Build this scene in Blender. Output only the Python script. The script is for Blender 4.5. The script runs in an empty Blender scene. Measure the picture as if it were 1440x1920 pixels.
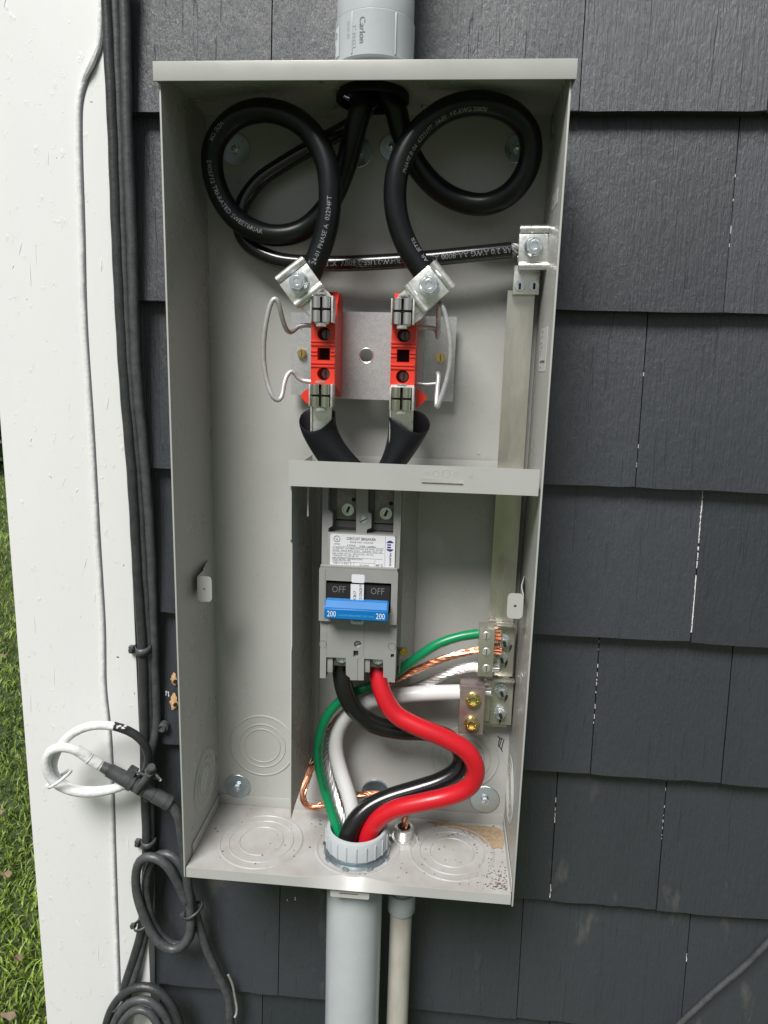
import bpy, bmesh, math, random
from mathutils import Vector, Matrix, Euler
from mathutils.geometry import tessellate_polygon
random.seed(7)
rad = math.radians
SC = bpy.context.scene
C = SC.collection

# ------------------------------------------------------------------ camera, light, exposure
cam_d = bpy.data.cameras.new('camera'); cam = bpy.data.objects.new('camera', cam_d); C.objects.link(cam); SC.camera = cam
CAM = Vector((0.2669987, -0.8090971, 0.5510533)); EUL = Euler((1.3723419, -0.0269168, 0.0870553), 'XYZ')
FPX = 1349.936
cam.location = CAM; cam.rotation_euler = EUL
cam_d.sensor_fit = 'VERTICAL'; cam_d.sensor_height = 36.0; cam_d.lens = FPX / 1920 * 36
cam_d.clip_start = 0.01; cam_d.clip_end = 300
SUN_EL, SUN_AZ = rad(51), rad(-20)          # azimuth measured from the wall's outward normal, negative = from the left
wd = bpy.data.worlds.new('World'); SC.world = wd; wd.use_nodes = True
nt = wd.node_tree; bg = nt.nodes['Background']
sky = nt.nodes.new('ShaderNodeTexSky'); sky.sky_type = 'NISHITA'; sky.sun_disc = False
sdir = Vector((math.sin(SUN_AZ) * math.cos(SUN_EL), -math.cos(SUN_AZ) * math.cos(SUN_EL), math.sin(SUN_EL)))
sky.sun_elevation = SUN_EL; sky.sun_rotation = math.atan2(sdir.x, sdir.y)
sky.air_density = 1.0; sky.dust_density = 1.0
hs = nt.nodes.new('ShaderNodeHueSaturation'); hs.inputs['Saturation'].default_value = 0.30
nt.links.new(sky.outputs[0], hs.inputs['Color']); nt.links.new(hs.outputs[0], bg.inputs[0]); bg.inputs[1].default_value = 0.05
sun_d = bpy.data.lights.new('sun', 'SUN'); sun = bpy.data.objects.new('sun', sun_d); C.objects.link(sun)
sun_d.energy = 5.0; sun_d.angle = rad(24); sun_d.color = (1.0, 0.975, 0.94)
sun.rotation_euler = (-sdir).to_track_quat('-Z', 'Y').to_euler()
SC.view_settings.view_transform = 'Standard'; SC.view_settings.look = 'None'
SC.view_settings.exposure = -0.02; SC.view_settings.gamma = 1; SC.view_settings.use_curve_mapping = False
SC.render.engine = 'CYCLES'

# ------------------------------------------------------------------ survey helpers: photo measurement -> metres
RM = EUL.to_matrix()
def ray(px, py): return RM @ Vector(((px - 720) / FPX, -(py - 960) / FPX, -1))
def P(px, py, y):
    d = ray(px, py); return CAM + d * ((y - CAM.y) / d.y)
def PZ(px, py, z):
    d = ray(px, py); return CAM + d * ((z - CAM.z) / d.z)
def PX(px, py, x):
    d = ray(px, py); return CAM + d * ((x - CAM.x) / d.x)
def rect(x0, y0, x1, y1, y):
    l = P(x0, (y0 + y1) / 2, y).x; r = P(x1, (y0 + y1) / 2, y).x
    t = P((x0 + x1) / 2, y0, y).z; b = P((x0 + x1) / 2, y1, y).z
    return l, r, b, t
W, H, D = 0.36, 0.807, 0.123
V = Vector

# ------------------------------------------------------------------ materials
def mat(name, col, rough=0.5, metal=0.0, var=0.0, vscale=20, bump=0.0, bscale=200, bdist=0.001, spec=0.5, coat=0.0, stretch=None, detail=4, rvar=0.0, col2=None):
    m = bpy.data.materials.new(name); m.use_nodes = True; t = m.node_tree; b = t.nodes['Principled BSDF']
    L = t.links.new; N = t.nodes.new
    b.inputs['Base Color'].default_value = (*col, 1); b.inputs['Roughness'].default_value = rough
    b.inputs['Metallic'].default_value = metal; b.inputs['Specular IOR Level'].default_value = spec
    b.inputs['Coat Weight'].default_value = coat; b.inputs['Coat Roughness'].default_value = 0.12
    tc = N('ShaderNodeTexCoord'); src = tc.outputs['Object']
    if stretch:
        mp = N('ShaderNodeMapping'); mp.inputs['Scale'].default_value = stretch; L(src, mp.inputs[0]); src = mp.outputs[0]
    if var or col2 or rvar:
        n = N('ShaderNodeTexNoise'); n.inputs['Scale'].default_value = vscale; n.inputs['Detail'].default_value = detail; n.inputs['Roughness'].default_value = 0.65; L(src, n.inputs[0])
        r = N('ShaderNodeValToRGB'); L(n.outputs[0], r.inputs[0])
        r.color_ramp.elements[0].position = 0.3; r.color_ramp.elements[1].position = 0.7
        c2 = col2 or tuple(c * (1 - var) for c in col)
        r.color_ramp.elements[0].color = (*c2, 1)
        r.color_ramp.elements[1].color = (*[min(1, c * (1 + (var if not col2 else 0))) for c in col], 1)
        if var or col2: L(r.outputs[0], b.inputs['Base Color'])
        if rvar:
            mr = N('ShaderNodeMapRange'); L(n.outputs[0], mr.inputs[0]); mr.inputs[1].default_value = 0.3; mr.inputs[2].default_value = 0.7
            mr.inputs[3].default_value = rough - rvar; mr.inputs[4].default_value = rough + rvar; L(mr.outputs[0], b.inputs['Roughness'])
    if bump:
        n2 = N('ShaderNodeTexNoise'); n2.inputs['Scale'].default_value = bscale; n2.inputs['Detail'].default_value = 5; L(src, n2.inputs[0])
        bp = N('ShaderNodeBump'); bp.inputs['Strength'].default_value = bump; bp.inputs['Distance'].default_value = bdist
        L(n2.outputs[0], bp.inputs['Height']); L(bp.outputs[0], b.inputs['Normal'])
    return m
M = {}
M['steel_paint'] = mat('grey_enamel', (0.40, 0.405, 0.385), 0.30, var=0.04, vscale=11, bump=0.25, bscale=900, bdist=0.0002, rvar=0.09)
M['rubber'] = mat('black_cable_jacket', (0.006, 0.007, 0.008), 0.33, var=0.3, vscale=60, bump=0.15, bscale=500, bdist=0.0003, spec=0.35)
M['rubber_gloss'] = mat('glossy_black_jacket', (0.010, 0.010, 0.011), 0.2, bump=0.1, bscale=300, bdist=0.0003, spec=0.6)
M['sleeve'] = mat('black_sleeve', (0.006, 0.007, 0.009), 0.5, spec=0.3, bump=0.2, bscale=90, bdist=0.0006)
M['red_wire'] = mat('red_insulation', (0.52, 0.009, 0.018), 0.3, var=0.06, vscale=50, bump=0.12, bscale=250, bdist=0.0004, coat=0.2)
M['green_wire'] = mat('green_insulation', (0.004, 0.22, 0.085), 0.3, var=0.06, vscale=50, bump=0.12, bscale=250, bdist=0.0004)
M['white_wire'] = mat('white_insulation', (0.62, 0.62, 0.62), 0.36, var=0.03, vscale=40, bump=0.12, bscale=250, bdist=0.0004)
M['copper'] = mat('bare_copper', (0.86, 0.42, 0.27), 0.33, 1.0, var=0.22, vscale=120)
M['alu'] = mat('bare_aluminium', (0.80, 0.80, 0.80), 0.34, 1.0, var=0.1, vscale=150)
M['cast_alu'] = mat('tinned_aluminium', (0.80, 0.80, 0.78), 0.32, 0.8, var=0.10, vscale=220, bump=0.35, bscale=700, bdist=0.0003, rvar=0.08)
M['jaw'] = mat('tinned_copper_jaw', (0.84, 0.83, 0.81), 0.14, 1.0, var=0.08, vscale=160, bump=0.2, bscale=260, bdist=0.0002, stretch=(3, 1, 0.3))
M['zinc'] = mat('zinc_plated_bolt', (0.68, 0.73, 0.75), 0.26, 0.85, var=0.15, vscale=250, rvar=0.08)
M['washer'] = mat('blue_zinc_washer', (0.52, 0.60, 0.63), 0.35, 1.0, var=0.12, vscale=60, rvar=0.1)
M['brass'] = mat('brass', (0.75, 0.55, 0.20), 0.28, 1.0, var=0.15, vscale=200)
M['yellow_zinc'] = mat('yellow_chromate', (0.80, 0.72, 0.36), 0.25, 1.0, var=0.12, vscale=160)
M['irid'] = mat('chromate_plate', (0.50, 0.44, 0.38), 0.32, 0.75, vscale=55, col2=(0.36, 0.26, 0.28), rvar=0.06)
M['busbar'] = mat('aluminium_bar', (0.58, 0.565, 0.50), 0.24, 0.8, var=0.2, vscale=20, bump=0.15, bscale=120, bdist=0.0005, stretch=(1, 1, 0.25), rvar=0.14)
M['red_plastic'] = mat('red_plastic', (0.66, 0.036, 0.018), 0.38, var=0.05, vscale=40, bump=0.12, bscale=600, bdist=0.0002)
M['wire_rod'] = mat('galvanised_rod', (0.58, 0.59, 0.60), 0.4, 0.45, var=0.14, vscale=200)
M['brk'] = mat('grey_breaker_plastic', (0.27, 0.27, 0.265), 0.46, var=0.05, vscale=60, bump=0.3, bscale=1500, bdist=0.0001)
M['brk_dark'] = mat('dark_grey_plastic', (0.11, 0.115, 0.115), 0.5, var=0.1, vscale=60)
M['dull_metal'] = mat('dull_terminal_metal', (0.20, 0.19, 0.18), 0.5, 0.8, var=0.2, vscale=200)
M['handle'] = mat('black_handle', (0.010, 0.010, 0.011), 0.2, spec=0.6, bump=0.1, bscale=300, bdist=0.0002)
M['blue'] = mat('blue_plastic', (0.001, 0.145, 0.43), 0.42, var=0.05, vscale=60)
M['label'] = mat('white_label', (0.66, 0.67, 0.70), 0.35)
M['ink'] = mat('black_ink', (0.03, 0.03, 0.035), 0.5)
M['ink_grey'] = mat('grey_ink', (0.16, 0.16, 0.19), 0.5)
M['ink_blue'] = mat('violet_ink', (0.035, 0.025, 0.22), 0.5)
M['print'] = mat('pale_cable_print', (0.22, 0.23, 0.25), 0.6, var=0.6, vscale=350)
M['print_dim'] = mat('faint_cable_print', (0.22, 0.23, 0.24), 0.6, var=0.5, vscale=300)
M['print_white'] = mat('white_print', (0.70, 0.78, 0.88), 0.5)
M['pvc'] = mat('grey_pvc', (0.42, 0.455, 0.475), 0.24, var=0.06, vscale=14, bump=0.12, bscale=60, bdist=0.0006, rvar=0.06)
M['pvc_old'] = mat('weathered_pvc', (0.53, 0.52, 0.475), 0.5, vscale=14, col2=(0.30, 0.285, 0.24), bump=0.2, bscale=200, bdist=0.0004, stretch=(1, 1, .35))
M['black'] = mat('dark_void', (0.006, 0.006, 0.006), 0.8)
M['caulk'] = mat('white_caulk', (0.70, 0.70, 0.68), 0.6)
M['soil'] = mat('brown_dirt', (0.13, 0.095, 0.06), 0.95, var=0.35, vscale=300)
M['rawwood'] = mat('splintered_wood', (0.52, 0.32, 0.17), 0.8, var=0.35, vscale=300, bump=0.8, bscale=500, bdist=0.001, stretch=(1, 1, .3))

def m_galv():
    m = mat('galvanised_sheet', (0.42, 0.44, 0.45), 0.40, 0.6)
    t = m.node_tree; b = t.nodes['Principled BSDF']; N = t.nodes.new; L = t.links.new
    tc = N('ShaderNodeTexCoord'); v = N('ShaderNodeTexVoronoi'); v.inputs['Scale'].default_value = 700; L(tc.outputs['Object'], v.inputs[0])
    n = N('ShaderNodeTexNoise'); n.inputs['Scale'].default_value = 160; n.inputs['Detail'].default_value = 6; L(tc.outputs['Object'], n.inputs[0])
    mx = N('ShaderNodeMix'); mx.data_type = 'RGBA'; mx.inputs[0].default_value = .5; L(v.outputs['Color'], mx.inputs[6]); L(n.outputs[0], mx.inputs[7])
    bw = N('ShaderNodeRGBToBW'); L(mx.outputs[2], bw.inputs[0])
    r = N('ShaderNodeValToRGB'); L(bw.outputs[0], r.inputs[0]); r.color_ramp.elements[0].position = .25; r.color_ramp.elements[1].position = .75
    r.color_ramp.elements[0].color = (.44, .455, .46, 1); r.color_ramp.elements[1].color = (.56, .575, .58, 1); L(r.outputs[0], b.inputs['Base Color'])
    return m
M['galv'] = m_galv()

def m_siding():
    m = bpy.data.materials.new('charcoal_paint_on_cedar'); m.use_nodes = True; t = m.node_tree; b = t.nodes['Principled BSDF']; N = t.nodes.new; L = t.links.new
    tc = N('ShaderNodeTexCoord'); oi = N('ShaderNodeObjectInfo')
    ad = N('ShaderNodeVectorMath'); ad.operation = 'MULTIPLY_ADD'; L(oi.outputs['Random'], ad.inputs[0]); ad.inputs[1].default_value = (7, 3, 5); L(tc.outputs['Object'], ad.inputs[2])
    def noise(sc, st, det=5, rough=.6, src=None):
        mp = N('ShaderNodeMapping'); mp.inputs['Scale'].default_value = st; L(src or ad.outputs[0], mp.inputs[0])
        n = N('ShaderNodeTexNoise'); n.inputs['Scale'].default_value = sc; n.inputs['Detail'].default_value = det; n.inputs['Roughness'].default_value = rough; L(mp.outputs[0], n.inputs[0]); return n.outputs[0]
    grain = noise(90, (3, 1, .20), 8, .72); fine = noise(330, (1, 1, .35), 4, .7); lump = noise(55, (1.3, 1, .9), 6, .72); crack = noise(24, (7, 1, .35), 2, .5); strip = noise(5, (2, 1, .5), 2); chip = noise(75, (1, 1, .55), 6, .75)
    def math_(op, a, c, v=None):
        n = N('ShaderNodeMath'); n.operation = op
        for i, s in enumerate((a, c)):
            if isinstance(s, (int, float)): n.inputs[i].default_value = s
            else: L(s, n.inputs[i])
        return n.outputs[0]
    ck = N('ShaderNodeValToRGB'); L(crack, ck.inputs[0]); ck.color_ramp.elements[0].position = .655; ck.color_ramp.elements[1].position = .69
    h = math_('ADD', math_('MULTIPLY', grain, math_('MULTIPLY', strip, 2.0)), math_('ADD', math_('MULTIPLY', fine, .45), math_('ADD', math_('MULTIPLY', lump, .60), math_('MULTIPLY', ck.outputs[0], -.35))))
    bp = N('ShaderNodeBump'); bp.inputs['Strength'].default_value = .85; bp.inputs['Distance'].default_value = .0016; L(h, bp.inputs['Height']); L(bp.outputs[0], b.inputs['Normal'])
    # colour: charcoal, little tint variation per board, mildew smears, tiny paint chips
    base = N('ShaderNodeMix'); base.data_type = 'RGBA'; L(oi.outputs['Random'], base.inputs[0]); base.inputs[6].default_value = (.020, .0245, .0315, 1); base.inputs[7].default_value = (.035, .040, .050, 1)
    sm = noise(17, (1.5, 1, .5), 4, .6, tc.outputs['Object']); sr = N('ShaderNodeValToRGB'); L(sm, sr.inputs[0]); sr.color_ramp.elements[0].position = .62; sr.color_ramp.elements[1].position = .78
    sp = N('ShaderNodeSeparateXYZ'); L(tc.outputs['Object'], sp.inputs[0])
    low = N('ShaderNodeMapRange'); L(sp.outputs[2], low.inputs[0]); low.inputs[1].default_value = .12; low.inputs[2].default_value = -.02
    smk = math_('MULTIPLY', sr.outputs[0], math_('MULTIPLY', low.outputs[0], .5))
    c2 = N('ShaderNodeMix'); c2.data_type = 'RGBA'; L(smk, c2.inputs[0]); L(base.outputs[2], c2.inputs[6]); c2.inputs[7].default_value = (.17, .155, .13, 1)
    cr = N('ShaderNodeValToRGB'); L(chip, cr.inputs[0]); cr.color_ramp.elements[0].position = .745; cr.color_ramp.elements[1].position = .765
    c3 = N('ShaderNodeMix'); c3.data_type = 'RGBA'; L(cr.outputs[0], c3.inputs[0]); L(c2.outputs[2], c3.inputs[6]); c3.inputs[7].default_value = (.30, .30, .29, 1)
    L(c3.outputs[2], b.inputs['Base Color'])
    rr = N('ShaderNodeMapRange'); L(lump, rr.inputs[0]); rr.inputs[3].default_value = .36; rr.inputs[4].default_value = .50; L(rr.outputs[0], b.inputs['Roughness'])
    b.inputs['Specular IOR Level'].default_value = 1.0
    return m
M['siding'] = m_siding()

def m_trim():
    m = mat('white_exterior_paint', (0.73, 0.735, 0.74), 0.42)
    t = m.node_tree; b = t.nodes['Principled BSDF']; N = t.nodes.new; L = t.links.new
    tc = N('ShaderNodeTexCoord')
    def noise(sc, st, det, rough=.6):
        mp = N('ShaderNodeMapping'); mp.inputs['Scale'].default_value = st; L(tc.outputs['Object'], mp.inputs[0])
        n = N('ShaderNodeTexNoise'); n.inputs['Scale'].default_value = sc; n.inputs['Detail'].default_value = det; n.inputs['Roughness'].default_value = rough; L(mp.outputs[0], n.inputs[0]); return n.outputs[0]
    a = noise(18, (1, 1, .3), 4); c = noise(90, (1, 1, .5), 5, .7)
    r = N('ShaderNodeValToRGB'); L(a, r.inputs[0]); r.color_ramp.elements[0].color = (.71, .72, .725, 1); r.color_ramp.elements[1].color = (.75, .75, .75, 1)
    L(r.outputs[0], b.inputs['Base Color'])
    ed = N('ShaderNodeValToRGB'); L(c, ed.inputs[0]); ed.color_ramp.elements[0].position = .60; ed.color_ramp.elements[1].position = .72
    ad = N('ShaderNodeMath'); ad.operation = 'MULTIPLY_ADD'; L(ed.outputs[0], ad.inputs[0]); ad.inputs[1].default_value = .5; L(a, ad.inputs[2])
    bp = N('ShaderNodeBump'); bp.inputs['Strength'].default_value = .5; bp.inputs['Distance'].default_value = .0016; L(ad.outputs[0], bp.inputs['Height']); L(bp.outputs[0], b.inputs['Normal'])
    return m
M['trim'] = m_trim()
M['coax_black'] = mat('painted_charcoal_cable', (0.035, 0.037, 0.04), 0.42, vscale=90, var=0.3, bump=0.5, bscale=260, bdist=0.0008)
M['coax_grey'] = mat('painted_grey_cable', (0.060, 0.063, 0.067), 0.42, vscale=90, var=0.3, bump=0.5, bscale=260, bdist=0.0008)
M['coax_white'] = mat('white_painted_cable', (0.70, 0.71, 0.71), 0.45, vscale=70, var=0.10, bump=0.9, bscale=220, bdist=0.0008)

def m_floor():   # enamel with brown dirt blown into the back right corner and specks
    m = mat('dusty_enamel', (0.42, 0.42, 0.41), 0.38)
    t = m.node_tree; b = t.nodes['Principled BSDF']; N = t.nodes.new; L = t.links.new
    tc = N('ShaderNodeTexCoord')
    def noise(sc, det, rough=.6):
        n = N('ShaderNodeTexNoise'); n.inputs['Scale'].default_value = sc; n.inputs['Detail'].default_value = det; n.inputs['Roughness'].default_value = rough; L(tc.outputs['Object'], n.inputs[0]); return n.outputs[0]
    dust = noise(30, 5); spk = noise(420, 2, .5)
    r = N('ShaderNodeValToRGB'); L(dust, r.inputs[0]); r.color_ramp.elements[0].position = .35; r.color_ramp.elements[0].color = (.42, .42, .415, 1); r.color_ramp.elements[1].position = .75; r.color_ramp.elements[1].color = (.34, .325, .295, 1)
    k = N('ShaderNodeValToRGB'); L(spk, k.inputs[0]); k.color_ramp.elements[0].position = .72; k.color_ramp.elements[1].position = .745
    mx = N('ShaderNodeMix'); mx.data_type = 'RGBA'; L(k.outputs[0], mx.inputs[0]); L(r.outputs[0], mx.inputs[6]); mx.inputs[7].default_value = (.19, .17, .14, 1)
    L(mx.outputs[2], b.inputs['Base Color'])
    return m
M['floor'] = m_floor()
M['soil_film'] = mat('dry_dirt_film', (0.33, 0.245, 0.155), 0.95, var=0.25, vscale=200, bump=0.9, bscale=500, bdist=0.001)
M['ground'] = mat('turf_soil', (0.045, 0.075, 0.022), 0.9, vscale=3, col2=(0.07, 0.09, 0.03), bump=0.8, bscale=30, bdist=0.03)
def m_blade():
    m = mat('grass_blade', (0.07, 0.13, 0.025), 0.5)
    t = m.node_tree; b = t.nodes['Principled BSDF']; N = t.nodes.new; L = t.links.new
    g = N('ShaderNodeTexCoord'); n = N('ShaderNodeTexNoise'); n.inputs['Scale'].default_value = 60; L(g.outputs['Object'], n.inputs[0])
    n2 = N('ShaderNodeTexNoise'); n2.inputs['Scale'].default_value = 2.2; L(g.outputs['Object'], n2.inputs[0])
    r = N('ShaderNodeValToRGB'); L(n.outputs[0], r.inputs[0]); r.color_ramp.elements[0].position = .32; r.color_ramp.elements[1].position = .68
    r.color_ramp.elements[0].color = (.07, .13, .022, 1); r.color_ramp.elements[1].color = (.30, .42, .085, 1)
    e = r.color_ramp.elements.new(.9); e.color = (.36, .34, .15, 1)
    mx = N('ShaderNodeMix'); mx.data_type = 'RGBA'; mx.blend_type = 'MULTIPLY'; mx.inputs[0].default_value = .6; L(r.outputs[0], mx.inputs[6])
    r2 = N('ShaderNodeValToRGB'); L(n2.outputs[0], r2.inputs[0]); r2.color_ramp.elements[0].position = .35; r2.color_ramp.elements[1].position = .65; r2.color_ramp.elements[0].color = (.6, .6, .5, 1); r2.color_ramp.elements[1].color = (1.3, 1.25, 1, 1)
    L(r2.outputs[0], mx.inputs[7]); L(mx.outputs[2], b.inputs['Base Color']); return m
M['blade'] = m_blade()
M['leaf'] = mat('dry_leaf', (0.17, 0.12, 0.07), 0.7, var=0.4, vscale=40)
M['hedge'] = mat('hedge_leaf', (0.025, 0.05, 0.012), 0.5, var=0.4, vscale=30)

# ------------------------------------------------------------------ mesh helpers
def smooth(bm, ang=40):
    for f in bm.faces: f.smooth = True
    for e in bm.edges:
        if len(e.link_faces) == 2 and e.link_faces[0].normal.length and e.calc_face_angle(0) > rad(ang): e.smooth = False
def obj(name, bm, m, parent=None, label=None, sm=True):
    bmesh.ops.recalc_face_normals(bm, faces=bm.faces[:])
    bm.normal_update()
    if sm: smooth(bm)
    me = bpy.data.meshes.new(name); bm.to_mesh(me); bm.free(); me.materials.append(m if not isinstance(m, str) else M[m])
    o = bpy.data.objects.new(name, me); C.objects.link(o)
    if parent is not None:
        o.parent = parent
        w = V((0, 0, 0)); q = parent
        while q is not None: w += q.location; q = q.parent
        o.location = -w
    if label: o['label'] = label
    return o
def thing(name, label, cat, loc=(0, 0, 0), group=None):
    o = bpy.data.objects.new(name, None); o.empty_display_size = .02; C.objects.link(o); o.location = loc
    o['label'] = label; o['category'] = cat
    if group: o['group'] = group
    return o
def tag(o, label, cat, group=None):
    o['label'] = label; o['category'] = cat
    if group: o['group'] = group
    return o
def NB(): return bmesh.new()
def merge(bm, tmp, mtx=None):
    me = bpy.data.meshes.new('t'); tmp.to_mesh(me); tmp.free()
    if mtx is not None: me.transform(mtx)
    bm.from_mesh(me); bpy.data.meshes.remove(me)
def box(bm, x0, x1, y0, y1, z0, z1, bev=0.0, mtx=None, seg=2):
    t = bmesh.new(); bmesh.ops.create_cube(t, size=1)
    for v in t.verts: v.co = V(((x0 + x1) / 2 + v.co.x * abs(x1 - x0), (y0 + y1) / 2 + v.co.y * abs(y1 - y0), (z0 + z1) / 2 + v.co.z * abs(z1 - z0)))
    if bev: bmesh.ops.bevel(t, geom=t.edges[:], offset=bev, segments=seg, affect='EDGES', profile=.6)
    merge(bm, t, mtx)
def cyl(bm, a, b, r, seg=20, r2=None, cap=True, bev=0.0):
    a, b = V(a), V(b); d = b - a; t = bmesh.new()
    bmesh.ops.create_cone(t, cap_ends=cap, segments=seg, radius1=r, radius2=r if r2 is None else r2, depth=d.length)
    if bev: bmesh.ops.bevel(t, geom=[e for e in t.edges if abs(e.verts[0].co.z - e.verts[1].co.z) < 1e-7], offset=bev, segments=2, affect='EDGES')
    merge(bm, t, Matrix.Translation((a + b) / 2) @ d.to_track_quat('Z', 'Y').to_matrix().to_4x4())
def lathe(bm, prof, c, axis=(0, 0, 1), seg=48):   # profile (r, h) revolved about axis through c
    q = V(axis).to_track_quat('Z', 'Y').to_matrix(); rows = []
    for r, h in prof: rows.append([bm.verts.new(V(c) + q @ V((r * math.cos(2 * math.pi * i / seg), r * math.sin(2 * math.pi * i / seg), h))) for i in range(seg)])
    for a, b in zip(rows, rows[1:]):
        for i in range(seg):
            j = (i + 1) % seg; bm.faces.new((a[i], a[j], b[j], b[i]))
def hexa(bm, c, ax, r, h, seg=6, rot=0.0, bev=0.0004):
    t = bmesh.new(); bmesh.ops.create_cone(t, cap_ends=True, segments=seg, radius1=r, radius2=r, depth=h)
    bmesh.ops.rotate(t, verts=t.verts[:], cent=(0, 0, 0), matrix=Matrix.Rotation(rot, 3, 'Z'))
    if bev: bmesh.ops.bevel(t, geom=t.edges[:], offset=bev, segments=2, affect='EDGES')
    ax = V(ax).normalized()
    merge(bm, t, Matrix.Translation(V(c) + ax * h / 2) @ ax.to_track_quat('Z', 'Y').to_matrix().to_4x4())
def plate(bm, out, holes, y0, y1, bev=0):   # outline and holes in (x, z); extruded from y0 (front) to y1 (back)
    loops = [[V((x, 0, z)) for x, z in out]] + [[V((x, 0, z)) for x, z in h] for h in holes]
    flat = [p for l in loops for p in l]; tris = tessellate_polygon([[V((p.x, p.z, 0)) for p in l] for l in loops])
    f = [bm.verts.new((p.x, y0, p.z)) for p in flat]; b = [bm.verts.new((p.x, y1, p.z)) for p in flat]
    for t in tris:
        try: bm.faces.new([f[i] for i in t]); bm.faces.new([b[i] for i in reversed(t)])
        except ValueError: pass
    k = 0
    for l in loops:
        n = len(l)
        for i in range(n):
            j = (i + 1) % n; bm.faces.new((f[k + i], f[k + j], b[k + j], b[k + i]))
        k += n
def circ(x, z, r, n=24, a0=0, a1=2 * math.pi): return [(x + r * math.cos(a0 + (a1 - a0) * i / n), z + r * math.sin(a0 + (a1 - a0) * i / n)) for i in range(n)]
def rrect(x0, x1, z0, z1, r, n=4):
    o = []
    for cx, cz, a in ((x1 - r, z1 - r, 0), (x0 + r, z1 - r, 90), (x0 + r, z0 + r, 180), (x1 - r, z0 + r, 270)):
        for i in range(n + 1): o.append((cx + r * math.cos(rad(a + 90 * i / n)), cz + r * math.sin(rad(a + 90 * i / n))))
    return o
def pp(px, py, y):
    v = P(px, py, y); return (v.x, v.z)
def spline(pts, step=0.004):
    pts = [p if isinstance(p, Vector) else P(*p) for p in pts]
    q = [pts[0] * 2 - pts[1]] + pts + [pts[-1] * 2 - pts[-2]]; out = []
    for i in range(1, len(q) - 2):
        p0, p1, p2, p3 = q[i - 1:i + 3]
        # centripetal Catmull-Rom
        t0 = 0; t1 = t0 + max((p1 - p0).length, 1e-6) ** .5; t2 = t1 + max((p2 - p1).length, 1e-6) ** .5; t3 = t2 + max((p3 - p2).length, 1e-6) ** .5
        n = max(2, int((p2 - p1).length / step))
        for k in range(n):
            t = t1 + (t2 - t1) * k / n
            A1 = p0 * ((t1 - t) / (t1 - t0)) + p1 * ((t - t0) / (t1 - t0)); A2 = p1 * ((t2 - t) / (t2 - t1)) + p2 * ((t - t1) / (t2 - t1)); A3 = p2 * ((t3 - t) / (t3 - t2)) + p3 * ((t - t2) / (t3 - t2))
            B1 = A1 * ((t2 - t) / (t2 - t0)) + A2 * ((t - t0) / (t2 - t0)); B2 = A2 * ((t3 - t) / (t3 - t1)) + A3 * ((t - t1) / (t3 - t1))
            out.append(B1 * ((t2 - t) / (t2 - t1)) + B2 * ((t - t1) / (t2 - t1)))
    out.append(pts[-1])
    for _ in range(3):
        out = [out[0]] + [(out[i - 1] + out[i] * 2 + out[i + 1]) / 4 for i in range(1, len(out) - 1)] + [out[-1]]
    return out
def frames(pts):
    T = []
    for i in range(len(pts)): T.append((pts[min(i + 1, len(pts) - 1)] - pts[max(i - 1, 0)]).normalized())
    u = T[0].orthogonal().normalized(); F = []
    for t in T:
        u = (u - t * u.dot(t)).normalized(); F.append((t, u, t.cross(u)))
    return F
def sweep(bm, pts, r, seg=16, cap=True):
    F = frames(pts); rows = []
    for i, (p, (t, u, w)) in enumerate(zip(pts, F)):
        rr = r(i / (len(pts) - 1)) if callable(r) else r
        rows.append([bm.verts.new(p + (u * math.cos(2 * math.pi * k / seg) + w * math.sin(2 * math.pi * k / seg)) * rr) for k in range(seg)])
    for a, b in zip(rows, rows[1:]):
        for k in range(seg):
            j = (k + 1) % seg; bm.faces.new((a[k], a[j], b[j], b[k]))
    if cap: bm.faces.new(rows[0]); bm.faces.new(rows[-1])
def strands(bm, pts, r, n=7, pitch=0.07, seg=7, jit=0.0):
    F = frames(pts); s = 0; S = [0]
    for a, b in zip(pts, pts[1:]): s += (b - a).length; S.append(s)
    rs = r * .40 if n <= 6 else r * math.sin(math.pi / n) / (1 + math.sin(math.pi / n)) * 1.12
    for k in range(n):
        ph = 2 * math.pi * k / n; q = []
        for p, (t, u, w), d in zip(pts, F, S):
            a = ph + 2 * math.pi * d / pitch + jit * math.sin(d * 90 + k)
            q.append(p + (u * math.cos(a) + w * math.sin(a)) * (r - rs))
        sweep(bm, q, rs, seg)
    sweep(bm, pts, r * .62, 8)
_tc = {}
def textmesh(s, size):
    k = (s, size)
    if k not in _tc:
        cu = bpy.data.curves.new('t', 'FONT'); cu.body = s; cu.size = size; cu.resolution_u = 2
        o = bpy.data.objects.new('t', cu); me = bpy.data.meshes.new_from_object(o); bpy.data.objects.remove(o); bpy.data.curves.remove(cu)
        t = bmesh.new(); t.from_mesh(me); bpy.data.meshes.remove(me)
        bmesh.ops.triangulate(t, faces=t.faces[:])
        xs = [v.co.x for v in t.verts] or [0]
        _tc[k] = ([v.co.copy() for v in t.verts], [[v.index for v in f.verts] for f in t.faces], max(xs)); t.free()
    return _tc[k]
def write(bm, s, size, o, u=(1, 0, 0), v=(0, 0, 1), align='L', width=None, th=0.00025):
    vs, fs, w = textmesh(s, size); o, u, v = V(o), V(u).normalized(), V(v).normalized(); k = 1.0
    if width: k = width / w
    off = {'L': 0, 'C': -w * k / 2, 'R': -w * k}[align]; n = u.cross(v)
    a = [bm.verts.new(o + u * (c.x * k + off) + v * c.y + n * th) for c in vs]
    for f in fs:
        try: bm.faces.new([a[i] for i in f])
        except ValueError: pass
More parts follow.
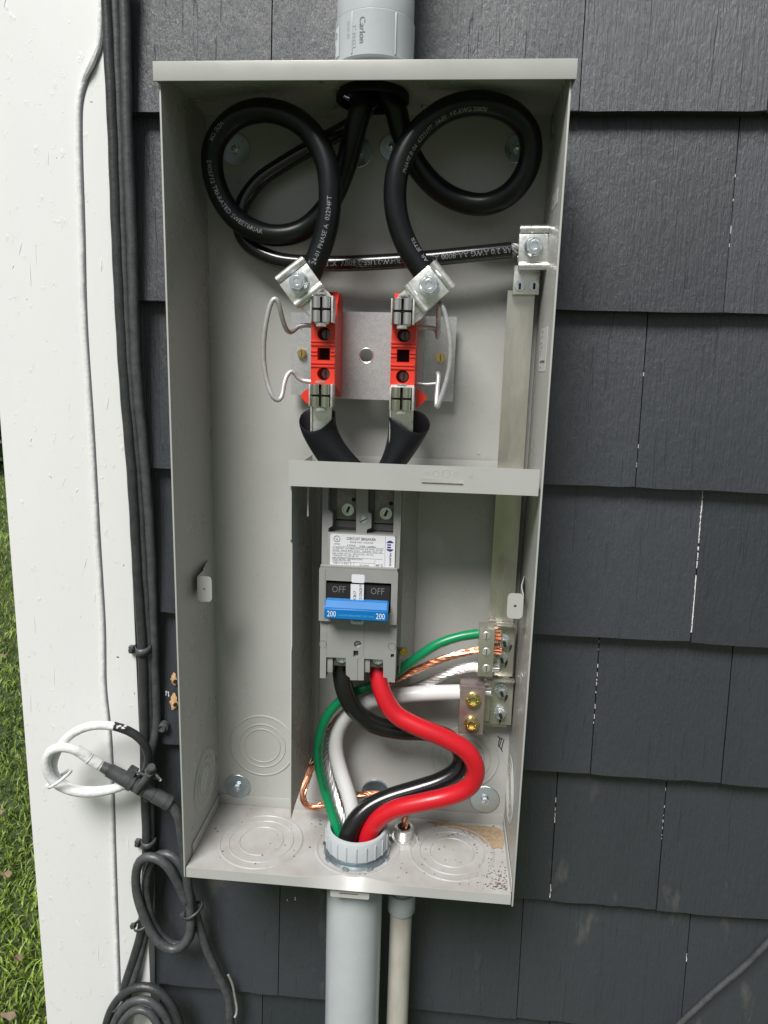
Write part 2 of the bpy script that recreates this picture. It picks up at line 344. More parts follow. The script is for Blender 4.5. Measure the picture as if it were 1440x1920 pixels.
def wrap_text(bm, s, size, pts, s0, r, ang=0.0):    # lettering lying on a cable, facing outwards from the wall
    vs, fs, w = textmesh(s, size); S = [0]
    for a, b in zip(pts, pts[1:]): S.append(S[-1] + (b - a).length)
    def at(d):
        d = max(0, min(S[-1] - 1e-5, d)); lo, hi = 0, len(S) - 1
        while hi - lo > 1:
            m = (lo + hi) // 2
            if S[m] <= d: lo = m
            else: hi = m
        f = (d - S[lo]) / max(S[hi] - S[lo], 1e-9); T = (pts[min(hi + 1, len(pts) - 1)] - pts[max(lo - 1, 0)]).normalized()
        return pts[lo].lerp(pts[hi], f), T
    out = []
    for c in vs:
        p, T = at(s0 + c.x); N = V((0, -1, 0)); N = (N - T * N.dot(T)).normalized(); B = N.cross(T)
        a = ang + (c.y - size * .35) / r
        out.append(bm.verts.new(p + (N * math.cos(a) + B * math.sin(a)) * (r + .00022)))
    for f in fs:
        try: bm.faces.new([out[i] for i in f])
        except ValueError: pass
    return w
def arclen(pts, px, py):   # distance along a path to where it passes a photographed point
    best = None; s = 0
    for i, p in enumerate(pts):
        if i: s += (p - pts[i - 1]).length
        v = RM.transposed() @ (p - CAM); u = 720 + FPX * v.x / -v.z; w = 960 - FPX * v.y / -v.z
        d = (u - px) ** 2 + (w - py) ** 2
        if best is None or d < best[0]: best = (d, s)
    return best[1]

# ------------------------------------------------------------------ ground, lawn, far hedge
GZ = -1.1
bm = NB(); bmesh.ops.create_grid(bm, x_segments=40, y_segments=40, size=90)
for v in bm.verts: v.co.z = GZ - .0 + (.02 * math.sin(v.co.x * .7) * math.cos(v.co.y * .5) if abs(v.co.x) > 12 else 0)
g = obj('ground', bm, 'ground'); g['kind'] = 'structure'
vs, fs = [], []
rg = random.Random(3)
def blade(x, y, h, w, lean):
    a = rg.uniform(0, 6.283); dx, dy = math.cos(a), math.sin(a); b = rg.uniform(0, 6.283); lx, ly = math.cos(b) * lean, math.sin(b) * lean; n = len(vs)
    vs.extend([(x - dx * w, y - dy * w, GZ), (x + dx * w, y + dy * w, GZ), (x + lx * .4 + dx * w * .8, y + ly * .4 + dy * w * .8, GZ + h * .6), (x + lx * .4 - dx * w * .8, y + ly * .4 - dy * w * .8, GZ + h * .6), (x + lx, y + ly, GZ + h * rg.uniform(.7, 1))])
    fs.extend([(n, n + 1, n + 2, n + 3), (n + 3, n + 2, n + 4)])
cnt = 0
while cnt < 52000:
    y = .25 + 8.4 * rg.random() ** 1.6; x = -.30 - (y + 1.0) * rg.uniform(.0, .95)
    if x < -.72 * (y + .9) - .5: continue
    s = 1 + y * .12
    blade(x, y, rg.uniform(.03, .075) * (1 + .3 * math.sin(x * 3 + y * 2)), rg.uniform(.0016, .0034) * s, rg.uniform(.01, .05)); cnt += 1
me = bpy.data.meshes.new('grass'); me.from_pydata(vs, [], fs); me.materials.append(M['blade'])
go = bpy.data.objects.new('grass', me); C.objects.link(go); go['kind'] = 'stuff'; go['label'] = 'short green lawn grass beyond the white corner board'; go['category'] = 'grass'
for px, py, sz_, lab in ((8, 1228, .022, 'dry brown fallen leaf in the lawn, highest up the picture'), (4, 1520, .022, 'small dry fallen leaf in the lawn at mid height by the frame edge'), (8, 1638, .022, 'curled brown fallen leaf in the lawn beside the corner board'), (30, 1795, .018, 'tiny pale fallen leaf in the lawn near the bottom'), (14, 1900, .024, 'greyish fallen leaf in the lawn at the bottom corner')):
    p = PZ(px, py, GZ + .05); bm = NB(); n = 14; a0 = rg.uniform(0, 6.28); ring = []
    for k in range(n):
        a = a0 + 2 * math.pi * k / n; r_ = sz_ * (1 if k % 2 else .78) * (1 if k % 7 else 1.35); ring.append(bm.verts.new(p + V((math.cos(a) * r_, math.sin(a) * r_ * .5, .35 * sz_ * math.sin(2 * a - a0) + rg.uniform(-.1, .1) * sz_))))
    c0 = bm.verts.new(p + V((0, 0, .1 * sz_)))
    for k in range(n): bm.faces.new((ring[k], ring[(k + 1) % n], c0))
    o = obj('fallen_leaf', bm, 'leaf'); tag(o, lab, 'leaf', 'dry leaves in the lawn')
bm = NB()
for i in range(14000):
    c0 = V((rg.uniform(-11, -3.5), rg.uniform(8.7, 9.6), GZ + 1.25 * rg.random() ** .8)); t, u = V((rg.gauss(0, 1), rg.gauss(0, 1), rg.gauss(0, 1))).normalized(), V((rg.gauss(0, 1), rg.gauss(0, 1), rg.gauss(0, 1))).normalized()
    bm.faces.new([bm.verts.new(c0 + t * .07), bm.verts.new(c0 + u * .05), bm.verts.new(c0 - t * .07), bm.verts.new(c0 - u * .05)])
o = obj('hedge', bm, 'hedge', sm=False); tag(o, 'low dark green hedge at the far edge of the lawn', 'hedge')

# ------------------------------------------------------------------ shingled house wall and corner board
SX0 = -.0955
wall = thing('house_wall', 'dark charcoal painted shingle wall behind the open electrical box', 'wall', (0.6, .03, GZ))
LV = [0.8115, 0.6155, 0.4280, 0.2500, 0.0745, -0.1045, -0.2850, -.466, -.646, -.827, -1.008]
LV = [1.902, 1.72, 1.538, 1.356, 1.174, .9925] + LV
JT = {0.8115: [.0693, .388, .5725, .80], 0.6155: [-.01, .21, .5525, .74], 0.4280: [.06, .30, .4796, .68], 0.2500: [-.03, .17, .5585, .79], 0.0745: [.09, .26, .4595, .6124, .86],
      -0.1045: [0.0, .20, .424, .555, .76], -0.2850: [.075, .3937, .603, .82], .9925: [.02, .22, .47, .66], -.466: [.05, .24, .44, .66, .83]}
rs = random.Random(11)
for k, zb in enumerate(LV):
    zt = (LV[k - 1] if k else zb + .182)
    js = list(JT.get(zb, []))
    x = js[-1] if js else SX0
    while x < 1.75:
        x += rs.uniform(.13, .24); js.append(x)
    xs = [SX0] + js
    for a, b in zip(xs, xs[1:]):
        bm = NB(); g_ = .0006; n = 12; dz = rs.uniform(-.0012, .0012); dy = rs.uniform(-.0009, .0009); tl = rs.uniform(-.0008, .0008); sl = rs.uniform(-.0016, .0016) # joint lean
        xa, xb = a + (g_ if a > SX0 else 0), b - g_
        def J(x, e): return x + (e if a > SX0 or x > a + .01 else 0)
        top = []; mid = []; bot = []; bk = []; bkt = []
        for i in range(n + 1):
            f = i / n; x_ = xa + (xb - xa) * f; wv = rs.uniform(-.0003, .0003) + .0003 * math.sin(f * 5 + k)
            top.append(bm.verts.new((x_, .0190, zt + .012))); mid.append(bm.verts.new((x_, .0102 + dy + tl * f, (zt + zb) / 2 + .004)))
            bot.append(bm.verts.new((x_, .0022 + dy + tl * f + wv * .5, zb + dz + wv)))
            bk.append(bm.verts.new((x_, .0182, zb + dz + wv))); bkt.append(bm.verts.new((x_, .029, zt + .012)))
        for i in range(n):
            for p, q in ((top, mid), (mid, bot), (bot, bk), (bk, bkt), (bkt, top)): bm.faces.new((p[i], p[i + 1], q[i + 1], q[i]))
        bm.faces.new((top[0], mid[0], bot[0], bk[0], bkt[0])); bm.faces.new((top[-1], mid[-1], bot[-1], bk[-1], bkt[-1]))
        bmesh.ops.bevel(bm, geom=[e for e in bm.edges if all(v.co.z < zb + .003 and v.co.y < .006 for v in e.verts)], offset=.0009, segments=2, affect='EDGES')
        obj('shingle', bm, 'siding', wall)
bm = NB(); box(bm, -.22, 1.75, .0295, .16, GZ, 2.09); obj('sheathing', bm, 'black', wall)
# flecks of old white caulk showing in the joints
bm = NB()
CK = {.5585: [(.252, .425, .85, .0008)], .4796: [(.45, .56, .15, .0003)], .4595: [(.13, .24, .30, .0004)], .555: [(-.03, .073, .2, .0003)], .424: [(-.10, -.08, .5, .0004), (.0, .03, .3, .0003)], .5525: [(.65, .76, .25, .0003)], .603: [(-.22, -.16, .15, .0003)]}
for x, rr_ in CK.items():
    for z0, z1, dn, hw_ in rr_:
        z = z0; xo = 0
        while z < z1:
            h = rs.uniform(.0008, .0045); xo = max(-.0005, min(.0005, xo + rs.uniform(-.0003, .0003)))
            if rs.random() < dn * (.5 + .8 * (math.sin(z * 60 + x * 50) > -.35)):
                zb = max(l for l in LV if l <= z + 1e-6); zt = LV[LV.index(zb) - 1]; f = (z - zb) / (zt - zb); yy = .0022 + .0160 * f - .0001
                w_ = hw_ * rs.uniform(.45, 1.2); box(bm, x - w_ + xo, x + w_ + xo, yy, yy + .004, z, z + h * 1.05)
            z += h
obj('joint_caulk', bm, 'caulk', wall)
# nail head and splintered screw holes beside the box
sc = P(305, 1363, .004)
# splintered patches
for (px, py, w_, h_) in ((327, 1273, .010, .016), (327, 1316, .0125, .021)):
    c0 = P(px, py, .006); bm = NB()
    ring = []; cc = bm.verts.new((c0.x, .0036, c0.z))
    for i in range(18):
        a = 2 * math.pi * i / 18; r_ = 1 + rs.uniform(-.28, .28); ring.append(bm.verts.new((c0.x + math.cos(a) * w_ / 2 * r_ * .85, .0040 + .0186 * ((c0.z + .1045) / .179 % 1) * 0 + rs.uniform(.0002, .0016), c0.z + math.sin(a) * h_ / 2 * r_)))
    for i in range(18): bm.faces.new((cc, ring[i], ring[(i + 1) % 18]))
    hp = obj('splintered_hole', bm, 'rawwood', wall, label='pale splintered screw hole in the charcoal shingle')
    bm = NB(); cyl(bm, (c0.x + .002, .0052, c0.z - .002), (c0.x + .002, .0012, c0.z - .002), .0021, 10); obj('screw_hole', bm, 'black', hp)

cb = thing('corner_board', 'wide white painted corner board left of the black cable bundle', 'trim board', (-.17, 0, GZ))
bm = NB(); box(bm, -.2475, -.0965, -.012, .0285, GZ + .02, 2.1, .0016); obj('board', bm, 'trim', cb)
bm = NB(); box(bm, -.2475, -.2255, .029, .17, GZ + .02, 2.1, .0016); obj('return_board', bm, 'trim', cb)
sw = thing('house_side_wall', 'charcoal shingle wall running back from the white corner board', 'wall', (-.22, 1.5, GZ))
for k, zb in enumerate(LV):
    zt = (LV[k - 1] if k else zb + .182); x = .1705
    while x < 6:
        x2 = min(6, x + rs.uniform(.3, .5)); bm = NB()
        f = [bm.verts.new(c_) for c_ in ((-.222, x, zt + .01), (-.238, x, zb), (-.225, x, zb), (-.214, x, zt + .01), (-.222, x2 - .001, zt + .01), (-.238, x2 - .001, zb), (-.225, x2 - .001, zb), (-.214, x2 - .001, zt + .01))]
        for q in ((0, 1, 2, 3), (4, 5, 6, 7), (0, 1, 5, 4), (1, 2, 6, 5), (2, 3, 7, 6), (3, 0, 4, 7)): bm.faces.new([f[i] for i in q])
        obj('shingle', bm, 'siding', sw); x = x2
for px, py, w_, h_, m_ in ((171, 191, .0042, .0009, 'ink_grey'), (106, 296, .0010, .0014, 'ink_grey'), (75, 196, .0008, .0010, 'ink_grey'), (221, 1232, .0040, .0022, 'coax_grey'), (108, 1290, .0008, .0010, 'ink_grey'), (60, 1390, .0010, .0008, 'ink_grey'), (150, 1725, .0012, .0008, 'ink_grey'), (120, 980, .0008, .0012, 'ink_grey'), (88, 640, .001, .0008, 'ink_grey'), (232, 1060, .0012, .0022, 'coax_grey'), (252, 1300, .0009, .004, 'coax_grey')):
    c = P(px, py, -.012); bm = NB(); t = NB(); bmesh.ops.create_icosphere(t, subdivisions=2, radius=1)
    for v in t.verts: v.co *= 1 + rs.uniform(-.25, .25)
    merge(bm, t, Matrix.Translation((c.x, -.0119, c.z)) @ Matrix.Diagonal((w_ / 2, .0004, h_ / 2, 1))); obj('paint_chip', bm, m_, cb)
for i in range(46):   # ridges, runs and blisters under the paint
    x_ = rs.uniform(-.240, -.102); z_ = rs.uniform(-.30, .92); t = NB(); bmesh.ops.create_icosphere(t, subdivisions=2, radius=1); bm = NB()
    L1 = rs.choice((.0015, .003, .008, .014)); merge(bm, t, Matrix.Translation((x_, -.0119, z_)) @ Matrix.Rotation(rs.uniform(-.5, .5) if L1 < .01 else rs.uniform(-.06, .06), 4, 'Y') @ Matrix.Diagonal((rs.uniform(.0004, .0009), rs.uniform(.0003, .0007), L1, 1))); obj('paint_ridge', bm, 'trim', cb)
# thin painted-over wire running down the board
pts = spline([(192, -60, -.013), (188, 30, -.013), (184, 100, -.0135), (160, 145, -.013), (148, 180, -.013), (147, 260, -.0125), (152, 420, -.0125), (157, 600, -.0122), (170, 800, -.0122), (181, 1000, -.0125), (192, 1180, -.0122), (194, 1290, -.0122), (203, 1370, -.0122), (207, 1440, -.0122), (212, 1600, -.0122), (219, 1800, -.0122), (226, 1990, -.0122)], .008)
bm = NB(); sweep(bm, [p + V((rs.uniform(-.0003, .0003), 0, 0)) for p in pts], .0030, 10)
w1 = obj('painted_wire', bm, 'coax_white'); tag(w1, 'thin wire painted white running down the corner board', 'wire')
bm = NB(); sweep(bm, [p + V((.0033, .0002, 0)) for p in pts], .0013, 6); obj('wire_edge_line', bm, M['ink_grey'], w1, label='thin dark grey line along the right of the painted wire')  # dark grey line following the wire on its right
bm = NB(); sweep(bm, spline([(187, 75, -.012), (172, 120, -.0155), (158, 143, -.015), (150, 170, -.0125)], .006), lambda f: .0040 * (.35 + .65 * math.sin(math.pi * min(f * 1.0, .5)) if f < .5 else 1 - 1.2 * (f - .5)), 8)
o = obj('painted_wire', bm, 'coax_white'); tag(o, 'short bent end of a second painted wire at the top of the corner board', 'wire')

# ------------------------------------------------------------------ electrical box
eb = thing('meter_box', 'open light grey steel meter box mounted on the charcoal shingle wall', 'electrical box', (W / 2, 0, -.011))
T_ = .0018
KB = [P(492, 1398, 0), P(872, 1421, 0)]
bm = NB(); box(bm, 0, W, 0, .0015, -.006, H, 0); obj('back_panel', bm, 'steel_paint', eb)
bm = NB(); box(bm, -T_, 0, -D, .0015, -.0118, H + .001, .0004); obj('side_panel', bm, 'steel_paint', eb)
bm = NB(); box(bm, W, W + T_, -D, .0015, -.0135, H + .001, .0004); obj('side_panel', bm, 'steel_paint', eb)
HX, HY, HR = .184, -.060, .034
def hplate(bm, out, holes, z0, z1):
    t = NB(); plate(t, out, holes, 0, z1 - z0)
    for v in t.verts: v.co = V((v.co.x, v.co.z, z0 + v.co.y))
    merge(bm, t)
bm = NB(); hplate(bm, [(0, -D + .004), (W, -D + .004), (W, 0), (0, 0)], [circ(HX, HY, HR, 32)], H, H + .0015); obj('top_panel', bm, 'steel_paint', eb)
zc0, zc1 = .7945, .8105
bm = NB(); box(bm, -.0048, W + .0048, -D - .0055, -D - .0038, zc0, zc1, .0006)
cp = obj('rain_cap', bm, 'steel_paint', eb)
bm = NB(); hplate(bm, [(-.0048, -D - .0036), (W + .0048, -D - .0036), (W + .0048, .001), (-.0048, .001)], [circ(HX, HY, HR, 32)], zc1 - .0018, zc1 - .0002)
box(bm, -.0048, -.0034, -D - .0036, .001, zc0 + .002, zc1 - .002); box(bm, W + .0034, W + .0048, -D - .0036, .001, zc0 + .002, zc1 - .002); obj('cap_roof', bm, 'steel_paint', cp)
# floor plate with a dimpled front lip
BX, BY = .1855, -.069; NX, NY = .2388, -.0445
def lipy(x):
    f = max(0, 1 - abs(x - .186) / .062); f = f * f * (3 - 2 * f); return -D + .001 + .010 * f
out = [(.0012, 0), (W - .0012, 0)] + [(W - .0012 - i * (W - .0024) / 60, lipy(W - .0012 - i * (W - .0024) / 60)) for i in range(61)]
KF = [(.072, -.068), (.2955, -.061)]
bm = NB(); hplate(bm, out, [circ(BX, BY, .033, 32), circ(NX, NY, .0125, 20)], -.0015, 0); fl = obj('floor_panel', bm, 'floor', eb)
bm = NB(); xs = [.0012 + i * (W - .0024) / 60 for i in range(61)]; rows = []
for x in xs:
    y = lipy(x); y2 = -D + .0008; rows.append([bm.verts.new((x, y - .0012, .0003)), bm.verts.new((x, y2 - .0012, -.0113 - .0 * x)), bm.verts.new((x, y2, -.0113)), bm.verts.new((x, y, .0003))])
for a, b in zip(rows, rows[1:]):
    for i in range(4): bm.faces.new((a[i], a[(i + 1) % 4], b[(i + 1) % 4], b[i]))
bm.faces.new(rows[0]); bm.faces.new(rows[-1]); lp = obj('front_lip', bm, 'steel_paint', fl)
l, r, b_, t_ = rect(619, 1664, 692, 1686, -D + .004)
bm = NB(); plate(bm, rrect(l, r, b_, -.0105, .002), [rrect(l + .010, r - .012, b_ + .0035, b_ + .006, .0006, 2)], -D + .0055, -D + .0071); obj('hasp_tab', bm, 'steel_paint', fl)
for x0, x1, y0, y1 in ((.0012, W - .0012, -.0016, -.0002), (.0003, .0015, -D + .022, -.003), (W - .0015, W - .0003, -D + .004, -.003)):
    bm = NB(); box(bm, x0, x1, y0, y1, .0002, .0135, .0003); obj('floor_flange', bm, 'steel_paint', eb)
def knock(c, ax, radii, parent, m='steel_paint', name='knockout'):
    bm = NB(); prof = [(.0006, .00035), (radii[0] - .001, .00035)]
    for r in radii:
        prof += [(r - .0011, .0004), (r - .0005, .0011), (r + .0004, .0011), (r + .001, .0003)]
    prof.append((radii[-1] + .0022, .00005)); lathe(bm, prof, V(c) + V(ax) * .0001, ax, 64); return obj(name, bm, m, parent)
for x, y in KF: knock((x, y, 0), (0, 0, 1), (.0255, .0375, .048), eb, 'floor')
bm = NB(); lathe(bm, [(.0455, 0), (.0475, .0008), (.0485, .0008), (.050, 0)], (BX, BY + .004, .0001), (0, 0, 1), 64); obj('knockout', bm, 'floor', eb)
knock((KB[0].x, 0, KB[0].z), (0, -1, 0), (.0225, .029, .040), eb); knock((KB[1].x, 0, KB[1].z), (0, -1, 0), (.023, .0305, .040), eb)
p = PX(384, 1462, 0); knock((0, p.y, p.z), (1, 0, 0), (.018, .026, .036), eb)
p = PX(957, 1480, W); knock((W, p.y, p.z), (-1, 0, 0), (.018, .026, .036), eb)
# washers and screws fixing the box to the wall
def washer(px, py, rp, lab):
    c = P(px, py, 0); bm = NB(); lathe(bm, [(.0045, 0), (.0045, .0014), (rp - .0006, .0016), (rp, .0011), (rp, 0)], (c.x, -.0001, c.z), (0, -1, 0), 40)
    w = obj('fender_washer', bm, 'washer', eb, label=lab)
    bm = NB(); hexa(bm, (c.x, -.0015, c.z), (0, -1, 0), .0048, .0045, 6, rs.random()); lathe(bm, [(.0001, .0064), (.003, .0062), (.0042, .0052)], (c.x, 0, c.z), (0, -1, 0), 16); obj('screw_head', bm, 'zinc', w)
washer(446, 1474, .0165, 'shiny fender washer at lower left of the back panel'); washer(909, 1498, .0180, 'shiny fender washer at lower right of the back panel')
for a in ((442, 281, .016), (672, 286, .015), (735, 277, .013), (972, 279, .014)): washer(*a, 'fender washer in the shade at the top of the back panel')
c = P(704, 1484, 0); bm = NB(); lathe(bm, [(.0001, .0006), (.0135, .0008), (.0150, .0030), (.0166, .0030), (.0172, .0)], (c.x, 0, c.z), (0, -1, 0), 40); obj('hole_plug', bm, 'washer', eb, label='round zinc hole plug behind the load cables')
# crossbar tray
cx0, cx1 = .1163, W - .0022; zt, zb = .4600, .4346
l, r, b_, t_ = rect(788, 899, 870, 906, -D)
bm = NB(); plate(bm, [(cx0, zb), (cx1, zb), (cx1, zt), (cx0, zt)], [rrect(l, r, b_, t_, .0005, 2)], -D + .0002, -D + .0016)
cr_ = obj('crossbar', bm, 'steel_paint', eb)
bm = NB(); box(bm, l + .001, r - .001, -D - .0016, -D + .0002, (b_ + t_) / 2 - .0006, b_ + .0008, .0003); obj('slot_tab', bm, 'steel_paint', cr_)
bm = NB()
for px, rr_ in ((801, .0016), (817, .0028), (836, .0036), (855, .0016)):
    c = P(px, 887, -D); lathe(bm, [(rr_ - .0004, 0), (rr_, .00035), (rr_ + .0004, 0)], (c.x, -D + .0002, c.z), (0, -1, 0), 20)
c = P(883, 893, -D); write(bm, 'x', .008, (c.x - .002, -D + .0002, c.z - .002)); obj('stamped_mark', bm, 'steel_paint', cr_)
bm = NB(); hplate(bm, [(cx0, -D + .0018), (cx1, -D + .0018), (cx1, -.0046), (.2285, -.0046), (.2285, -.095), (.1425, -.095), (.1425, -.0046), (cx0, -.0046)], [], .4380, .4394); obj('tray', bm, 'steel_paint', cr_)
bm = NB(); box(bm, .121, .331, -.0045, -.0031, .4380, .4520, .0003); box(bm, cx0 + .0006, cx0 + .0018, -D + .03, -.0046, .4396, .4515, .0003); obj('tray_lip', bm, 'steel_paint', cr_)
for px in (760, 897):
    c = P(px, 855, 0)
    bm = NB(); lathe(bm, [(.0001, .0006), (.0015, .0005), (.002, 0)], (c.x, 0, c.z + .003), (0, -1, 0), 12); obj('rivet', bm, 'steel_paint', eb)
# shield plate left of the breaker
def zz(px, py, y): return P(px, py, y).z
t = NB(); sx = .1185
prof = [(-.1185, .4344), (-.1185, zz(547, 1012, -.118)), (-.1150, zz(550, 1018, -.118)), (-.1150, zz(551, 1212, -.118)), (-.1185, zz(547, 1222, -.118)), (-.1185, zz(546, 1535, -.118)), (-.1185 + .02, zz(546, 1535, -.118) + .0035), (-.010, .012 + .06), (-.0018, .012 + .06), (-.0018, .4344)]
prof = [(p[0], p[1]) for p in prof]
plate(t, prof, [], 0, .0014)
for v in t.verts: v.co = V((sx - v.co.y, v.co.x, v.co.z))
bm = NB(); merge(bm, t); sh = obj('shield_plate', bm, 'steel_paint', eb)
bm = NB(); box(bm, sx + .0003, .1275, -.0030, -.0016, .072, .4342, .0004); obj('shield_flange', bm, 'steel_paint', sh)
bm = NB(); box(bm, P(576, 930, -.1).x, P(579, 930, -.1).x, -.1005, -.0990, zz(577, 968, -.1), .4342, .0003); obj('hanger_strip', bm, 'steel_paint', eb)
# hat channel behind breaker
bm = NB(); box(bm, .1440, .2262, -.0515, -.0500, .2450, .4345, .0005); hc = obj('breaker_rail', bm, 'steel_paint', eb)
bm = NB(); t = NB(); plate(t, [(-.0498, .4345), (-.0498, zz(750, 1262, -.05)), (-.0022, zz(778, 1224, 0)), (-.0022, .4345)], [], 0, .0014)
for v in t.verts: v.co = V((.2262 + v.co.y * 1.0, v.co.x, v.co.z))
# slight splay so that the side foot lands where the channel meets the back panel
for v in t.verts: v.co.x += .0135 * (v.co.y + .0498) / .0476
merge(bm, t); obj('rail_side', bm, 'steel_paint', hc)
c = P(757, 1219, -.045); bm = NB(); hexa(bm, (c.x - .001, -.0470, c.z), (.4, -1, 0), .0052, .005, 6, .3); cyl(bm, c + V((0, .0, 0)), c + V((.002, -.0075, 0)), .0028, 14, bev=.0004); obj('brass_screw', bm, 'brass', eb)
# cover tabs
def tab(px0, px1, py0, py1, y, side):
    l, r, b_, t_ = rect(px0, py0, px1, py1, y)
    hx, hz = (l + r) / 2 + (-.0005 if side < 0 else .0), (b_ + t_) / 2
    bm = NB(); plate(bm, rrect(l, r, b_, t_, .0045), [circ(hx, hz, .0016, 14)], y, y + .0012)
    tb = obj('cover_tab', bm, 'steel_paint', eb)
    e = l if side < 0 else r; wx = 0 if side < 0 else W
    bm = NB(); d = .0011 * (1 if side < 0 else -1)
    for ya, yb, xa, xb, za, zb2 in ((y + .0004, y + .020, e, e, t_ - .001, t_ + .001), (y + .020, y + .021, e, e + (.0 if side < 0 else 0), t_ + .003, t_ + .003), (y + .021, y + .052, e, wx, t_ + .003, t_ + .004)):
        q = [bm.verts.new(c_) for c_ in ((xa, ya, b_ + .002), (xb, yb, b_ + .002), (xb, yb, zb2), (xa, ya, za), (xa + d, ya, b_ + .002), (xb + d, yb, b_ + .002), (xb + d, yb, zb2), (xa + d, ya, za))]
        for f in ((0, 1, 2, 3), (4, 5, 6, 7), (0, 1, 5, 4), (1, 2, 6, 5), (2, 3, 7, 6), (3, 0, 4, 7)): bm.faces.new([q[i] for i in f])
    obj('tab_bracket', bm, 'steel_paint', tb)
tab(370, 397, 1081, 1128, -.078, -1); tab(951, 981, 1113, 1160, -.095, 1)
# stickers on the right wall
def wallsticker(px0, py0, px1, py1, lab, lines):
    a = PX(px0, py1, W); b2 = PX(px1, py0, W); y0, y1 = min(a.y, b2.y), max(a.y, b2.y); z0, z1 = a.z, b2.z
    t = NB(); plate(t, rrect(0, y1 - y0, 0, z1 - z0, .0012), [], 0, .0002)
    for v in t.verts: v.co = V((W - .0003 + v.co.y, y1 - v.co.x, z0 + v.co.z))
    bm = NB(); merge(bm, t); s = obj('sticker', bm, 'label', eb, label=lab)
    bm = NB(); wd_ = y1 - y0; hh = z1 - z0; o = V((W - .0005, y1, z1)); U, Vv = V((0, -1, 0)), V((0, 0, 1))
    for f, sz, tx, of in lines: write(bm, tx, sz, o + U * (wd_ * of) - Vv * (hh * f), U, Vv, th=0.0)
    obj('printed_text', bm, 'ink', s)
    return s, (y0, y1, z0, z1)
s, (y0, y1, z0, z1) = wallsticker(1010, 612, 1028, 696, 'white barcode sticker on the inner right wall', [(.12, .0050, 'M  HD', .12), (.24, .0045, 'LN   AC', .12), (.38, .0036, 'METER', .1), (.47, .0036, 'SOC 200A', .1), (.56, .0036, '4 JAW', .1), (.65, .0036, '1PH', .1), (.94, .0032, '078652', .15)])
bm = NB(); y = y1 - .15 * (y1 - y0)
while y > y0 + .15 * (y1 - y0):
    w_ = rs.choice((.0003, .0005)); t = NB(); box(bm, W - .00055, W - .00045, y - w_, y, z0 + .19 * (z1 - z0), z0 + .25 * (z1 - z0)); y -= w_ + rs.choice((.0009, .0014))
obj('barcode', bm, 'ink', s)
wallsticker(1035, 352, 1047, 396, 'small faded sticker high on the inner right wall', [(.3, .0045, 'UL', .3), (.6, .0035, 'LISTED', .1), (.85, .0035, '4T7', .2)])
# marker scribble low on the back panel
bm = NB()
for i, (a, b2) in enumerate((((933, 1381), (942, 1386)), ((937, 1384), (934, 1398)), ((941, 1384), (936, 1400)), ((945, 1386), (940, 1405)), ((934, 1398), (938, 1402)), ((938, 1402), (942, 1409)))):
    cyl(bm, P(*a, -.0004), P(*b2, -.0004), .00055, 6)
obj('marker_scribble', bm, 'ink', eb)
# dirt on the floor
bm = NB(); out = []
for px, py in ((800, 1540), (835, 1541), (870, 1547), (905, 1549), (930, 1552), (943, 1556), (945, 1575), (943, 1590), (925, 1590), (912, 1582), (895, 1568), (868, 1556), (830, 1549)):
    p = PZ(px, py, .0006); out.append((min(p.x, W - .002), min(p.y, -.002)))
o2 = []
for (a, b2) in zip(out, out[1:] + out[:1]):
    for k in range(5):
        f = k / 5; o2.append((a[0] + (b2[0] - a[0]) * f + rs.uniform(-.0012, .0012), a[1] + (b2[1] - a[1]) * f + rs.uniform(-.0012, .0012)))
hplate(bm, [(min(max(x, .01), W - .0025), min(y, -.0025)) for x, y in o2], [], .00012, .0010); d1 = obj('dirt_patch', bm, 'soil_film', eb, label='brown dirt blown into the back right floor corner')
bm = NB()
for i in range(300):
    q = rs.random()
    if q < .45: x, y, s_ = W - .004 - abs(rs.gauss(0, .016)), -D + .006 + abs(rs.gauss(0, .020)), rs.uniform(.0003, .0007)
    elif q < .7: x, y, s_ = W - .004 - abs(rs.gauss(0, .05)), rs.uniform(-.1, -.004), rs.uniform(.0003, .0008)
    else: x, y, s_ = rs.uniform(.01, W - .01), rs.uniform(-.115, -.004), rs.uniform(.0003, .0009)
    if math.hypot(x - BX, y - BY) < .04 or x < .004: continue
    t = NB(); bmesh.ops.create_icosphere(t, subdivisions=1, radius=s_); merge(bm, t, Matrix.Translation((x, y, s_ * .5 + .0004)) @ Matrix.Diagonal((1 + rs.random(), 1, .7, 1)))
cb_ = obj('floor_crumbs', bm, 'soil', sm=False); cb_['kind'] = 'stuff'; cb_['label'] = 'dark crumbs of grit scattered over the box floor'; cb_['category'] = 'grit'

# ------------------------------------------------------------------ top hub and conduits
tcx, tcy = .1850, -.060
th = thing('top_conduit', 'grey PVC coupling and conduit entering the top of the box', 'conduit', (tcx, tcy, zc1))
bm = NB(); lathe(bm, [(.0335, 0), (.0335, .006), (.0320, .0075), (.0320, .022)], (tcx, tcy, zc1), seg=64); obj('hub', bm, 'pvc', th)
zc = zc1 + .0155; zt2 = P(703, 22, tcy - .037).z + .004
bm = NB(); lathe(bm, [(.0322, zc), (.0355, zc), (.0370, zc + .0013), (.0372, zt2 - .001), (.0362, zt2)], (tcx, tcy, 0), seg=64)
cpl = obj('coupling', bm, 'pvc', th)
bm = NB(); lathe(bm, [(.0362, zt2 + .0002), (.0363, zt2 + .03), (.0345, zt2 + .033), (.0328, zt2 + .0335), (.0328, zt2 + .8)], (tcx, tcy, 0), seg=64); obj('pipe', bm, 'pvc', th)
for a in (-118, -54):
    bm = NB()
    x, y = tcx + .0372 * math.cos(rad(a)), tcy + .0372 * math.sin(rad(a)); box(bm, x - .0007, x + .0007, y - .0006, y + .001, zc + .003, zt2 - .002, .0003); obj('mould_seam', bm, 'pvc', cpl)
